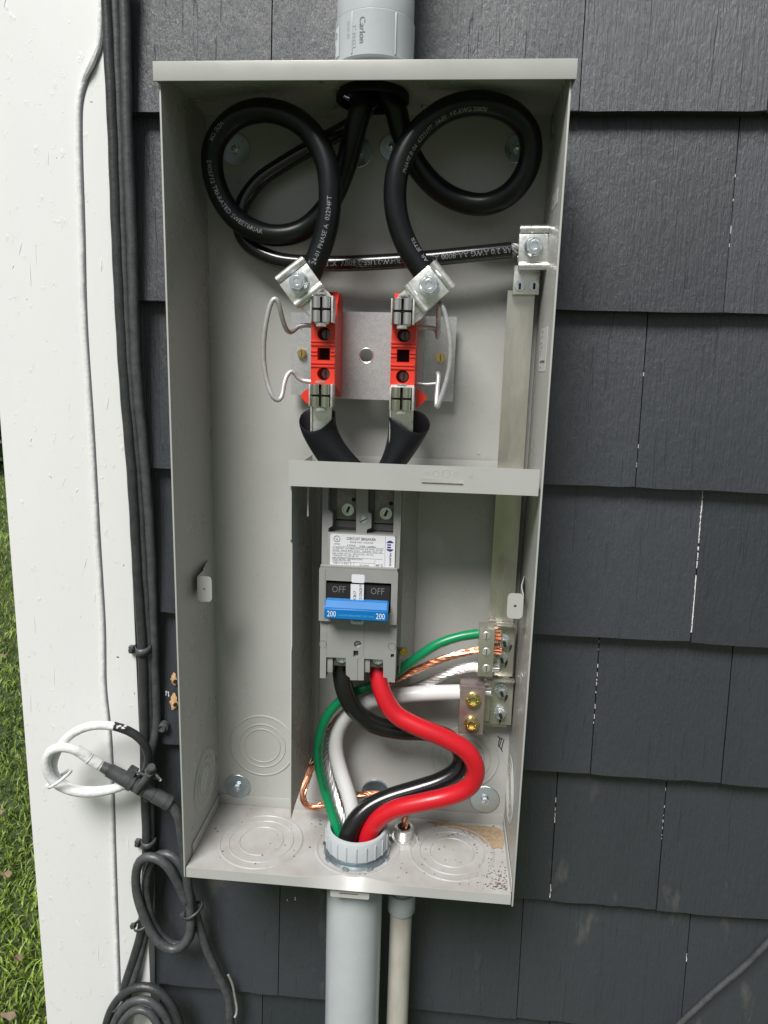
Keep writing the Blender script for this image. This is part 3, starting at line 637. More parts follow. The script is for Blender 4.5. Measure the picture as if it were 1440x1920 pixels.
def cylwrite(bm, s, size, c, r, a0, z, vertical=True):
    vs_, fs_, w = textmesh(s, size); q = []
    for v_ in vs_:
        if vertical: a = a0 + (v_.y) / r; zz_ = z - v_.x
        else: a = a0 + v_.x / r; zz_ = z + v_.y
        q.append(bm.verts.new((c[0] + (r + .0003) * math.cos(a), c[1] + (r + .0003) * math.sin(a), zz_)))
    for f in fs_:
        try: bm.faces.new([q[i] for i in f])
        except ValueError: pass
bm = NB(); cylwrite(bm, 'Carlon', .0078, (tcx, tcy), .0372, rad(-106), zt2 - .007); obj('printed_text', bm, 'ink_grey', cpl)
bm = NB(); cylwrite(bm, '2" M423', .0058, (tcx, tcy), .0372, rad(-118), zt2 - .012); cylwrite(bm, 'SCH 40', .0045, (tcx, tcy), .0372, rad(-127), zt2 - .008); obj('embossed_text', bm, 'pvc', cpl)
bm = NB(); rows = []
for a in (-176, -168, -160, -152, -146): rows.append((tcx + .0375 * math.cos(rad(a)), tcy + .0375 * math.sin(rad(a))))
for a, b2 in zip(rows, rows[1:]): bm.faces.new([bm.verts.new((a[0], a[1], zc + .006)), bm.verts.new((b2[0], b2[1], zc + .006)), bm.verts.new((b2[0], b2[1], zt2 - .008)), bm.verts.new((a[0], a[1], zt2 - .008))])
obj('sticker', bm, 'label', cpl)
bm = NB(); cylwrite(bm, 'E2', .006, (tcx, tcy), .0377, rad(-158), zt2 - .012); cylwrite(bm, 'NM 200', .004, (tcx, tcy), .0377, rad(-162), zt2 - .022); obj('sticker_print', bm, 'ink', cpl)
bm = NB(); lathe(bm, [(.0345, -.001), (.0350, -.002), (.0350, -.007), (.034, -.008), (.031, -.008), (.031, -.001)], (HX, HY, H), seg=40); obj('hub_ring', bm, 'sleeve', th)  # black colour paints the shade of the top opening onto the ring
for dx, dy in ((-.043, -.04), (.043, -.04), (-.043, .03), (.048, .03)):
    bm = NB(); hexa(bm, (HX + dx, HY + dy, H), (0, 0, -1), .0035, .004, 6); obj('hub_screw', bm, 'zinc', th)

bc = thing('bottom_conduit', 'wide grey PVC conduit dropping from the bottom of the box', 'conduit', (.184, BY, GZ))
bm = NB(); lathe(bm, [(.0322, -.0016), (.0322, -.02), (.0328, -.0205), (.0328, GZ)], (.184, BY, 0), seg=64); obj('pipe', bm, 'pvc', bc)
bm = NB(); lathe(bm, [(.030, .004), (.030, .030), (.0315, .0318), (.0345, .0312), (.0358, .029), (.0358, .009), (.0340, .007), (.0320, .004)], (BX, BY, 0), seg=64)
bs = obj('bushing', bm, 'pvc', bc)
bm = NB()
for i in range(20):
    a = 2 * math.pi * (i + .3) / 20; t = NB(); box(t, .0354, .0370, -.0009, .0009, .009, .0275, .0005); merge(bm, t, Matrix.Translation((BX, BY, 0)) @ Matrix.Rotation(a, 4, 'Z'))
obj('grip_rib', bm, 'pvc', bs)['kind'] = 'stuff'
bm = NB(); lathe(bm, [(.031, .0002), (.0375, .0002), (.0385, .002), (.0370, .0046), (.031, .0052)], (BX, BY, 0), seg=56)
for i in range(9):
    a = 2 * math.pi * (i + .45) / 9; t = NB(); box(t, .037, .0405, -.0032, .0032, .0004, .0042, .0006); merge(bm, t, Matrix.Translation((BX, BY, 0)) @ Matrix.Rotation(a, 4, 'Z'))
obj('locknut', bm, 'washer', bc)
bm = NB(); hplate(bm, circ(.184, BY, .0321, 32), [], -.03, -.0285); obj('pipe_shadow_stop', bm, 'black', bc)

sc_ = thing('small_conduit', 'narrow weathered conduit dropping from the box beside the wide one', 'conduit', (NX, NY, GZ))
bm = NB(); lathe(bm, [(.0134, -.032), (.0134, GZ)], (NX, NY, 0), seg=40); obj('pipe', bm, 'pvc_old', sc_)
zc2 = -.0165
bm = NB(); lathe(bm, [(.0120, -.0017), (.0135, -.0017), (.0135, -.035)], (NX, NY, 0), seg=40); obj('adapter_neck', bm, 'pvc', sc_)
bm = NB(); l, r, zb1, zt1 = rect(730, 1689, 775, 1724, NY - .017); lathe(bm, [(.0138, zt1), (.0164, zt1), (.0168, zt1 - .001), (.0168, zb1 + .001), (.0162, zb1), (.0136, zb1)], (NX, NY, 0), seg=40); obj('coupling', bm, 'pvc', sc_)
bm = NB(); lathe(bm, [(.0078, .003), (.0078, .0175), (.0092, .0180), (.0112, .0172), (.0113, .004)], (NX, NY, 0), seg=32)
for k in range(5): lathe(bm, [(.0112, .005 + k * .0022), (.0119, .0059 + k * .0022), (.0112, .0068 + k * .0022)], (NX, NY, 0), seg=32)
nn = obj('nipple', bm, 'cast_alu', sc_)
bm = NB(); lathe(bm, [(.0115, .0002), (.0150, .0002), (.0153, .003), (.0145, .0048), (.0115, .0052)], (NX, NY, 0), seg=32)
for i in range(6):
    a = math.pi / 3 * i; t = NB(); box(t, .0145, .0172, -.0022, .0022, .0004, .0044, .0005); merge(bm, t, Matrix.Translation((NX, NY, 0)) @ Matrix.Rotation(a, 4, 'Z'))
obj('locknut', bm, 'cast_alu', sc_)

# ------------------------------------------------------------------ meter socket block
ms = thing('meter_socket', 'galvanised meter socket plate with two red insulator blocks in the upper box', 'meter socket', (.19, 0, .52))
YP = -.036; YW = -.016
l, r, b_, t_ = rect(588, 585, 793, 749, YP)
c = P(687, 667, YP)
bm = NB(); plate(bm, [(l, b_), (r, b_), (r, t_), (l, t_)], [circ(c.x, c.z, .0068, 28)], YP, YP + .0016); pl = obj('mounting_plate', bm, 'galv', ms)
bm = NB(); lathe(bm, [(.0068, 0), (.0076, .0004), (.0082, 0)], (c.x, YP, c.z), (0, -1, 0), 28); obj('hole_rim', bm, 'cast_alu', pl)
bm = NB(); box(bm, l, l + .0015, YP + .0017, YW - .0001, b_, t_); box(bm, r - .0015, r, YP + .0017, YW - .0001, b_, t_); obj('plate_flange', bm, 'galv', pl)['kind'] = 'stuff'
for px0, px1, py0, py1, sx_, h0 in ((546, 600, 586, 741, (567, 663), (565, 617)), (780, 853, 593, 752, (826, 671), (826, 623))):
    l2, r2, b2_, t2_ = rect(px0, py0, px1, py1, YW); hc_ = P(*h0, YW)
    bm = NB(); plate(bm, [(l2, b2_), (r2, b2_), (r2, t2_), (l2, t2_)], [circ(hc_.x, hc_.z, .0011, 10)], YW, YW + .0014); wg = obj('plate_wing', bm, 'galv', ms)
    s_ = P(*sx_, YW); bm = NB(); hexa(bm, (s_.x, YW, s_.z), (0, -1, 0), .0055, .0035, 6, .2); cyl(bm, (s_.x, YW - .003, s_.z), (s_.x, YW - .0052, s_.z), .0042, 20, bev=.0005)
    sw_ = obj('brass_screw', bm, 'brass', ms); bm = NB(); box(bm, s_.x - .0004, s_.x + .0004, YW - .0055, YW - .0050, s_.z - .0036, s_.z + .0036); obj('screw_slot', bm, 'ink', sw_)
YF = -.088
def redblock(x0, x1, top, bot, cx, holes_py, sq, side_chamf):
    zt_ = top; zb_ = bot
    hs_ = [circ(cx, z, .0065, 28) for z in holes_py] + [[(cx - sq[2], sq[0]), (cx + sq[2], sq[0]), (cx + sq[2], sq[1]), (cx - sq[2], sq[1])]]
    bm = NB(); plate(bm, [(x0, zb_), (x1, zb_), (x1, zt_), (x0, zt_)], hs_, YF, YF + .014)
    rb = obj('insulator_block', bm, 'red_plastic', ms)
    bm = NB(); t = NB(); plate(t, [(YF + .0141, zb_ + .0), (YP - .0002, zb_ - .012), (YP - .0002, zt_ + .022), (YF + .026, zt_ + .026), (YF + .0141, zt_ + .014)], [], 0, x1 - x0 - .0006)
    for v in t.verts: v.co = V((x0 + .0003 + v.co.y, v.co.x, v.co.z))
    merge(bm, t); obj('block_body', bm, 'red_plastic', rb)
    for z in holes_py:
        bm = NB(); lathe(bm, [(.0001, .0), (.0046, .0), (.0052, -.0006), (.0062, -.0012)], (cx + .0008, YF + .010, z), (0, -1, 0), 20); q = obj('recessed_screw', bm, 'dull_metal', rb)
        bm = NB(); box(bm, cx + .0004, cx + .0012, YF + .0094, YF + .0099, z - .0045, z + .0045); obj('screw_slot', bm, 'black', q)
    bm = NB(); box(bm, cx - sq[2] + .0005, cx + sq[2] - .0005, YF + .0125, YF + .0138, sq[1] + .0004, sq[0] - .0004); obj('socket_bottom', bm, 'black', rb)
    bm = NB(); dz = .0045
    for z in (sq[0] + dz, sq[1] - dz):
        for zz_ in (z - .0016, z + .0016): box(bm, x0 - .0001, x1 + .0001, YF - .0012, YF + .001, zz_ - .0010, zz_ + .0010, .0004)
    mz = (sq[0] + sq[1]) / 2
    for zz_ in (mz - .001, mz + .0025):
        box(bm, x0 - .0001, cx - sq[2] - .0002, YF - .0009, YF + .001, zz_ - .0008, zz_ + .0008, .0003); box(bm, cx + sq[2] + .0002, x1 + .0001, YF - .0009, YF + .001, zz_ - .0008, zz_ + .0008, .0003)
    obj('moulded_rib', bm, 'red_plastic', rb)
    return rb
zL = lambda py, px=606: P(px, py, YF).z
x0, x1 = P(583, 660, YF).x, P(628, 660, YF).x; cxl = P(607, 660, YF).x
redblock(x0, x1, zL(594), zL(724), cxl, (zL(626), zL(701)), (zL(652), zL(675), .0062), 1); LB = (x0, x1, cxl)
zR = lambda py, px=756: P(px, py, YF).z
x0, x1 = P(733, 660, YF).x, P(779, 660, YF).x; cxr = P(756, 660, YF).x
redblock(x0, x1, zR(597), zR(728), cxr, (zR(629), zR(706)), (zR(655), zR(679), .0062), -1); RB = (x0, x1, cxr)
# red wedge feet
for px, py, sgn in ((574, 742, -1), (792, 746, 1)):
    c = P(px, py, YF + .03); bm = NB(); t = NB(); plate(t, [(0, -.006), (.005 * sgn, .0), (.001 * sgn, .005), (-.006 * sgn, .009), (-.006 * sgn, -.010)] if sgn > 0 else [(0, -.006), (-.006 * sgn, -.010), (-.006 * sgn, .009), (.001 * sgn, .005), (.005 * sgn, .0)], [], -.006, .006); merge(bm, t, Matrix.Translation((c.x, c.y, c.z))); obj('wedge_foot', bm, 'red_plastic', ms)
# jaws, bus bars
YJ = -.108
def jaw(px, py, w=36, h=48, bolt=True):
    c = P(px, py, YJ); sx_ = w / 2 * .71 / FPX; sz_ = h / 2 * .73 / FPX
    bm = NB()
    for i in (-1, 1):
        for j in (-1, 1):
            x_ = c.x + i * sx_ * .5; z_ = c.z + j * sz_ * .5
            cyl(bm, (x_, YJ + .0045, z_ - sz_ * .42), (x_, YJ + .0045, z_ + sz_ * .42), sx_ * .43, 20, bev=.0005)
            box(bm, x_ - sx_ * .3, x_ + sx_ * .3, YJ + .007, YF - .0022, z_ - sz_ * .42, z_ + sz_ * .42, .0005)
    j1 = obj('meter_jaw', bm, 'jaw', ms)
    bm = NB(); box(bm, c.x - sx_ * .98, c.x + sx_ * .98, YJ + .0068, YJ + .0085, c.z - sz_ * .9, c.z + sz_ * .9); obj('jaw_gap_shade', bm, 'black', j1)  # black backing added to put dark shade between the jaw rolls
    bm = NB()
    box(bm, c.x + sx_ * 1.02, c.x + sx_ * 1.22, YJ + .003, YF - .002, c.z - sz_ * .95, c.z + sz_ * .95, .0004)
    box(bm, c.x - sx_ * 1.18, c.x - sx_ * 1.02, YJ + .006, YF - .002, c.z - sz_ * .9, c.z + sz_ * .9, .0004)
    hexa(bm, (c.x, YJ + .006, c.z - sz_ * 1.02), (0, 0, -1), .0055, .003, 6); hexa(bm, (c.x, YJ + .006, c.z + sz_ * 1.02), (0, 0, 1), .0055, .002, 6)
    obj('jaw_spring', bm, 'cast_alu', j1)
    return c
jaw(601, 579); jaw(599, 742, 38, 44); jaw(754, 583); jaw(752, 748, 38, 44)
for px0, px1, nm in ((583, 622, 0), (731, 775, 1)):
    l, r, b_, t_ = rect(px0, 722, px1, 830, YF - .0015)
    bm = NB(); box(bm, l, r, YF - .0020, YF + .0012, b_, t_, .0004); box(bm, l, l + .0016, YF - .0045, YF - .0021, b_, t_ - .01, .0003); obj('bus_bar', bm, 'cast_alu', ms)
# lugs
def lug(cx, cy, u2, v2, L_, Wd, y, armlen, parent, name='cable_lug', lab=None, body=True, hexrot=0.3):
    c = P(cx, cy, y); U = V((u2[0], 0, u2[1])).normalized(); Vd = V((v2[0], 0, v2[1])).normalized(); N_ = V((0, -1, 0))
    mt = Matrix((( U.x, 0, Vd.x, c.x), (0, 1, 0, c.y), (U.z, 0, Vd.z, c.z), (0, 0, 0, 1)))   # local x = along the rolled bars, local z = towards the jaw
    bm = NB(); hl, hw = L_ / 2, Wd / 2
    box(bm, -hw, hw, 0, .0032, -hl + .0045, hl - .003, .0006, mt)
    a = obj(name, bm, 'cast_alu', parent, label=lab)
    for z0, off in ((-hl, 0), (hl, 0)):
        bm = NB(); t = NB(); cyl(t, (-hw * .96 + off, .0012, z0), (hw * 1.02 + off, .0012, z0), .0040, 20, bev=.0005); merge(bm, t, mt)
        box(bm, -hw * .96, hw * 1.0, .0030, .0052, min(z0, z0 * .72), max(z0, z0 * .72), .0004, mt)
        obj('rolled_edge', bm, 'cast_alu', a)
    if body:
        bm = NB(); t = NB(); plate(t, [(-hl + .004, .0034), (-hl, .005), (-hl, .030), (hl, .030), (hl, .005), (hl - .004, .0034)], [circ(0, .0175, .0118, 24)], 0, Wd * .9)
        # local: plate x->z(local), z->y(local), y->x(local)
        for v in t.verts: v.co = V((v.co.y - Wd * .45, v.co.z, v.co.x))
        merge(bm, t, mt); obj('lug_body', bm, 'cast_alu', a)
    bm = NB(); q = c + N_ * .0; cyl(bm, c, c + N_ * .0022, .0098, 28, bev=.0006); cyl(bm, c + N_ * .0024, c + N_ * .0050, .0088, 28, r2=.0072)
    hexa(bm, c + N_ * .0050, N_, .0083, .0060, 6, hexrot, .0005); lathe(bm, [(.0030, .01105), (.0034, .0116), (.0052, .0116), (.0056, .01105)], c, N_, 20)
    b3 = obj('hex_bolt', bm, 'zinc', a)
    if armlen:
        bm = NB(); t = NB(); plate(t, [(-hw * .75, hl + .003), (hw * .75, hl + .003), (hw * .55, hl + armlen), (-hw * .55, hl + armlen)], [], .006, .0095); merge(bm, t, mt); obj('lug_arm', bm, 'cast_alu', a)
    return c, mt
YL = -.103
lc, lm = lug(561, 530, (.80, .60), (.62, -.79), .0290, .0330, YL, .024, ms)
rc, rm_ = lug(805, 537, (.66, -.75), (-.75, -.66), .0320, .0310, YL, .022, ms)
for nm_, poly in (('l', [(556, 568), (600, 535), (616, 548), (629, 565), (629, 590), (616, 608), (592, 608), (583, 598)]), ('r', [(806, 578), (762, 541), (748, 553), (736, 575), (732, 598), (746, 612), (768, 612), (790, 598)])):
    bm = NB(); plate(bm, [pp(u, v, -.094) for u, v in poly], [], -.0945, -.0915); obj('lug_arm', bm, 'cast_alu', ms)
# wire bails
def bail(pts, lab):
    bm = NB(); sweep(bm, spline(pts, .0025), .0024, 10); obj('wire_bail', bm, 'wire_rod', ms, label=lab)
bail([(590, 611, -.060), (575, 610, -.060), (560, 611, -.060), (551, 620, -.064), (543, 625, -.070), (536, 616, -.076), (528, 592, -.084), (522, 567, -.090), (516, 556, -.092), (509, 566, -.092), (500, 600, -.090), (495, 640, -.086), (495, 680, -.082), (502, 720, -.080), (512, 745, -.080), (521, 754, -.078), (528, 745, -.074), (533, 718, -.070), (540, 700, -.066), (548, 694, -.064), (554, 702, -.062), (562, 713, -.060), (574, 715, -.060), (592, 716, -.060)], 'bent wire bail left of the left red block')
bail([(778, 614, -.060), (800, 615, -.060), (818, 616, -.060), (821, 635, -.062), (822, 600, -.068), (823, 572, -.082), (828, 570, -.094), (836, 595, -.094), (844, 640, -.092), (844, 680, -.088), (836, 718, -.084), (826, 748, -.082), (819, 765, -.080), (819, 740, -.072), (822, 702, -.064), (820, 700, -.062)], 'bowed wire bail right of the right red block')
bm = NB(); sweep(bm, [P(778, 719, -.061), P(800, 721, -.062), P(819, 719, -.064)], .0018, 10); obj('bail_pin', bm, 'wire_rod', ms)

# black sleeves over the lower bus bars
def sleeve(name, ringpts, midl, midr, botl, botr, lab):
    # closed loop of the flared mouth, lofted to a flattened lower end
    n = 28; bm = NB(); rows = []
    top = [P(*p) for p in ringpts]; top = spline(top + [top[0]], .004); m_ = len(top) - 1
    tp = [top[int(i * m_ / n) % m_] for i in range(n)]
    c0 = sum(tp, V((0, 0, 0))) / n
    bl, br = V(botl), V(botr); bc_ = (bl + br) / 2; hw = (br - bl) / 2; mc_ = (V(midl) + V(midr)) / 2; mh = (V(midr) - V(midl)) / 2
    # bottom ring matched to the top ring by angle about its centre in (x, y)
    A = []
    for p in tp: A.append(math.atan2((p - c0).y, (p - c0).x))
    for k in range(13):
        f = k / 12; fm = .42; row = []
        w0 = (f - fm) * (f - 1) / fm; w1_ = f * (f - 1) / (fm * (fm - 1)); w2 = f * (f - fm) / (1 - fm)
        for p, a in zip(tp, A):
            m1 = mc_ + V((mh.x * math.cos(a), .0135 * math.sin(a), mh.z * math.cos(a))); q = bc_ + V((hw.x * math.cos(a), .010 * math.sin(a), hw.z * math.cos(a)))
            row.append(bm.verts.new(p * w0 + m1 * w1_ + q * w2))
        rows.append(row)
    for a, b2 in zip(rows, rows[1:]):
        for i in range(n): bm.faces.new((a[i], a[(i + 1) % n], b2[(i + 1) % n], b2[i]))
    o = obj(name, bm, 'sleeve'); md = o.modifiers.new('thick', 'SOLIDIFY'); md.thickness = .0011; md.offset = 0
    ss = o.modifiers.new('s', 'SUBSURF'); ss.levels = 1; ss.render_levels = 1
    tag(o, lab, 'sleeve', 'black sleeves over the lower bus bars'); return o
bL0, bL1 = P(607, 905, -.085), P(668, 905, -.078)
sleeve('cable_sleeve', [(628, 778, -.094), (612, 797, -.098), (590, 810, -.097), (570, 806, -.090), (560, 792, -.080), (564, 775, -.068), (582, 765, -.060), (608, 764, -.058), (626, 768, -.066)], P(574, 829, -.086), P(642, 824, -.080), P(626, 905, -.086), P(724, 905, -.078), 'flared black rubber sleeve under the left red block')
sleeve('cable_sleeve', [(729, 780, -.094), (750, 796, -.098), (775, 812, -.097), (797, 812, -.090), (808, 798, -.080), (802, 780, -.068), (785, 770, -.060), (755, 768, -.058), (734, 772, -.066)], P(724, 836, -.084), P(786, 836, -.084), P(686, 905, -.090), P(732, 905, -.080), 'flared black rubber sleeve under the right red block')

# ------------------------------------------------------------------ neutral bar with its lug and ground bars
nb = thing('neutral_bar', 'long shiny aluminium neutral bar down the right side of the box', 'bus bar', (.345, 0, .2))
bm = NB(); xa = P(965, 560, -.020).x; xb_ = P(1011, 560, -.020).x
x0, x1 = .3255, .3535
bm = NB(); z0 = P(930, 1362, -.02).z; z1 = P(985, 545, -.02).z; t = NB()
plate(t, [(x0, z0), (x1, z0), (x1, z1), (x0, z1)], [], -.0200, -.0170); merge(bm, t); bar = obj('flat_bar', bm, 'busbar', nb)
bm = NB(); box(bm, x1 - .0015, x1 - .0003, -.0168, -.0010, z0, z1); box(bm, x0 + .004, x0 + .0055, -.0168, -.001, z0 + .15, z1 - .15); obj('bar_standoff', bm, 'busbar', nb)
lugc, lmt = lug(1000, 464, (1, 0.02), (0.02, -1), .0345, .0285, -.050, 0, nb, lab='aluminium neutral lug at the top of the bar', hexrot=.1)
l, r, b_, t_ = rect(963, 498, 1012, 552, -.030)
bm = NB(); box(bm, l, r, -.030, -.0205, b_, t_, .0005); bk_ = obj('lug_foot', bm, 'cast_alu', nb)
for px, py in ((974, 536), (1001, 536)):
    c = P(px, py, -.030); bm = NB(); cyl(bm, (c.x, -.0301, c.z), (c.x, -.0316, c.z), .0052, 24, bev=.0006); q = obj('rivet_screw', bm, 'zinc', bk_)
    bm = NB(); box(bm, c.x - .0010, c.x + .0014, -.0322, -.0316, c.z - .0035, c.z + .0025, .0004); obj('screw_slot', bm, 'black', q)
# upper and lower support plates on the bar
for px0, px1, py0, py1, y, nuts in ((928, 964, 1170, 1268, -.0235, ((944, 1200), (939, 1231))), (905, 961, 1272, 1358, -.0235, ((939, 1293), (937, 1334)))):
    l, r, b_, t_ = rect(px0, py0, px1, py1, y)
    bm = NB(); box(bm, l, r, y, y + .0030, b_, t_, .0005); box(bm, l, r, y - .010, y - .0002, t_ - .0002, t_ + .0012, .0003); sp = obj('ground_bracket', bm, 'busbar', nb)
    for px, py in nuts:
        c = P(px, py, y); ax = V((0, -1, -.25)).normalized(); c = V((c.x, y - .0004, c.z))
        bm = NB(); cyl(bm, c, c + V((0, -.0014, 0)), .0078, 24, bev=.0004); hexa(bm, c + V((0, -.0014, 0)), (0, -1, -.15), .0064, .0060, 6, .4, .0005); lathe(bm, [(.0034, .0084), (.0048, .0082), (.0053, .0072)], c, (0, -1, -.15), 20)
        q = obj('hex_screw', bm, 'zinc', sp); bm = NB(); box(bm, c.x - .0014, c.x + .0016, c.y - .0090, c.y - .0070, c.z - .0050, c.z + .0022, .0002, Matrix.Translation(c) @ Matrix.Rotation(-.35, 4, 'Y') @ Matrix.Translation(-c)); obj('screw_slot', bm, 'black', q)
for px, py, a in ((957, 1216, .3), (949, 1245, .2), (949, 1310, .35), (938, 1352, .2)):
    c = P(px, py, -.0240); bm = NB(); t = NB(); plate(t, [(0, -.0055), (.0013, .001), (.0008, .0045), (-.0012, .0042), (-.0014, .001)], [], -.00015, .00015)
    merge(bm, t, Matrix.Translation((c.x, -.02375, c.z)) @ Matrix.Rotation(a, 4, 'Y')); obj('dark_sliver', bm, 'ink', nb)  # small dark slivers set below the hex screws, mostly to their right
YG = -.050
l, r, b_, t_ = rect(897, 1179, 926, 1269, YG)
bm = NB(); box(bm, l, r, YG, YG + .022, b_, t_, .0007); gb = obj('ground_bar', bm, 'busbar', nb)
bm = NB(); box(bm, r - .006, r + .010, YG + .0222, -.0238, b_ + .002, t_ - .002, .0005); obj('bar_spacer', bm, 'busbar', gb)
for py in (1192, 1222, 1253):
    c = P(912, py, YG); bm = NB(); lathe(bm, [(.0001, .0012), (.0040, .0010), (.0046, .0004), (.0046, 0)], (c.x, YG, c.z), (0, -1, 0), 22); q = obj('screw_head', bm, 'cast_alu', gb)
    bm = NB(); box(bm, c.x - .0005, c.x + .0005, YG - .0015, YG - .0010, c.z - .0036, c.z + .0036); obj('screw_slot', bm, 'dull_metal', q)
YN = -.056
l, r, b_, t_ = rect(861, 1287, 908, 1377, YN)
bm = NB(); box(bm, l, r, YN, YN + .026, b_, t_, .0008); gb2 = obj('neutral_block', bm, 'irid', nb, label='iridescent two screw block holding the white cable')
bm = NB(); box(bm, r - .008, r + .008, YN + .0262, -.0238, b_ + .004, t_ - .004, .0005); obj('bar_spacer', bm, 'busbar', gb2)
for px, py in ((887, 1311), (884, 1356)):
    c = P(px, py, YN); bm = NB(); lathe(bm, [(.0086, 0), (.0088, .0022), (.0078, .0046), (.0070, .0062), (.0052, .0066), (.0044, .0052)], (c.x, YN, c.z), (0, -1, 0), 32)
    q = obj('set_screw', bm, 'yellow_zinc', gb2); bm = NB(); lathe(bm, [(.0001, .002), (.0044, .002), (.0046, .0055)], (c.x, YN, c.z), (0, -1, 0), 6); obj('hex_socket', bm, 'yellow_zinc', q)

# ------------------------------------------------------------------ circuit breaker
YB = -.090
cbk = thing('circuit_breaker', 'grey two pole 200 amp circuit breaker with blue handle tie, switched off', 'circuit breaker', (.185, -.05, .22))
def Q(px, py, y=YB): return pp(px, py, y)
bx0, bx1 = .1432, .2252
bm = NB(); box(bm, bx0 + .0012, bx1 - .0012, -.0700, -.0518, .2330, .4320, .0006); base = obj('housing_base', bm, 'brk', cbk)
# top moulding with two terminal pockets
out = [(bx0 + .0008, Q(602, 1067)[1]), (bx1 + .0002, Q(750, 1067)[1]), (bx1 + .0006, .4325), (bx0 + .0012, .4325)]
zt1 = .4318
h1 = [Q(615.4, 999), Q(667.5, 1001), (Q(667.5, 930)[0], zt1), (Q(616, 930)[0], zt1), Q(614.7, 955), Q(623, 963), Q(623, 986), Q(615.4, 991)]
h2 = [Q(687, 1001), Q(737, 1004), (Q(739, 930)[0], zt1), (Q(689.7, 930)[0], zt1), Q(689.5, 960), Q(696, 964), Q(696, 990), Q(688, 993)]
bm = NB(); plate(bm, out, [h1, h2], YB + .001, -.0702); obj('terminal_housing', bm, 'brk', cbk)
bm = NB(); l, r, b_, t_ = rect(615, 1000, 741, 1070, YB); box(bm, l, r, YB - .0010, YB + .0008, b_ - .001, t_, .0006); obj('label_panel', bm, 'brk', cbk)
for px, py, hx, hy in ((653, 955, 663, 937), (724, 962, 733, 944)):
    c = P(px, py, -.078); l, r = c.x - .0125, c.x + .0085
    bm = NB(); box(bm, l, r, -.0785, -.0703, c.z - .011, .4318, .001); tm = obj('line_terminal', bm, 'dull_metal', cbk)
    bm = NB(); lathe(bm, [(.0001, .0006), (.0048, .0006), (.0050, .0022), (.0064, .0022), (.0068, 0)], (c.x, -.0785, c.z), (0, -1, 0), 28); q = obj('terminal_screw', bm, 'zinc', tm)
    bm = NB(); box(bm, c.x - .0012, c.x + .0012, -.0797, -.0791, c.z - .0034, c.z + .0034, 0, Matrix.Translation((c.x, 0, c.z)) @ Matrix.Rotation(.4, 4, 'Y') @ Matrix.Translation((-c.x, 0, -c.z))); obj('screw_slot', bm, 'black', q)
    bm = NB(); h = P(hx, hy, -.079); cyl(bm, (h.x, -.0786, h.z), (h.x, -.0790, h.z), .0022, 14); obj('terminal_hole', bm, 'black', tm)
    bm = NB(); box(bm, l - .001, r + .003, -.0760, -.0703, c.z - .0195, c.z - .0125, .0006); obj('pocket_step', bm, 'brk_dark', cbk)
def pscrew(px, py, y, rr_, m='zinc'):
    c = P(px, py, y); bm = NB(); lathe(bm, [(.0001, .0009), (rr_ * .8, .0008), (rr_, 0)], (c.x, y, c.z), (0, -1, 0), 22); q = obj('case_screw', bm, m, cbk)
    bm = NB(); box(bm, c.x - rr_, c.x + rr_, y - .0013, y - .0009, c.z - .0004, c.z + .0004, 0, Matrix.Translation((c.x, 0, c.z)) @ Matrix.Rotation(-.45, 4, 'Y') @ Matrix.Translation((-c.x, 0, -c.z))); obj('screw_slot', bm, 'black', q)
pscrew(682, 975, YB + .0008, .0044)
# middle section with handle window
YM = -.0965
l, r, b_, t_ = rect(598, 1067, 745, 1168, YM); wl, wr, wb, wt = rect(611, 1091, 733, 1147, YM); ML = (l, r, b_, t_)
bm = NB(); plate(bm, [(l, b_), (r, b_), (r, t_ - .002), (r - .001, t_), (l + .001, t_), (l, t_ - .002)], [[(wl, wb), (wr, wb), (wr, wt), (wl, wt)]], YM, -.0702); mid_ = obj('handle_housing', bm, 'brk', cbk)
bm = NB(); box(bm, l + .001, r - .001, YM + .0005, YB - .001, t_ + .0001, t_ + .0022, .0005); obj('shoulder', bm, 'brk', mid_)
bm = NB(); sxm = P(682, 1160, YM).x
box(bm, P(609, 1120, YM).x, P(609, 1120, YM).x + .0004, YM - .0001, YM + .001, b_ + .0005, t_ - .0025); box(bm, sxm, sxm + .0004, YM - .0001, YM + .001, b_ + .0005, wb - .0005); obj('case_seam', bm, 'brk_dark', mid_)
bm = NB(); box(bm, wl + .0005, wr - .0005, -.0790, -.0703, wb + .0005, wt - .0005); obj('window_floor', bm, 'black', cbk)
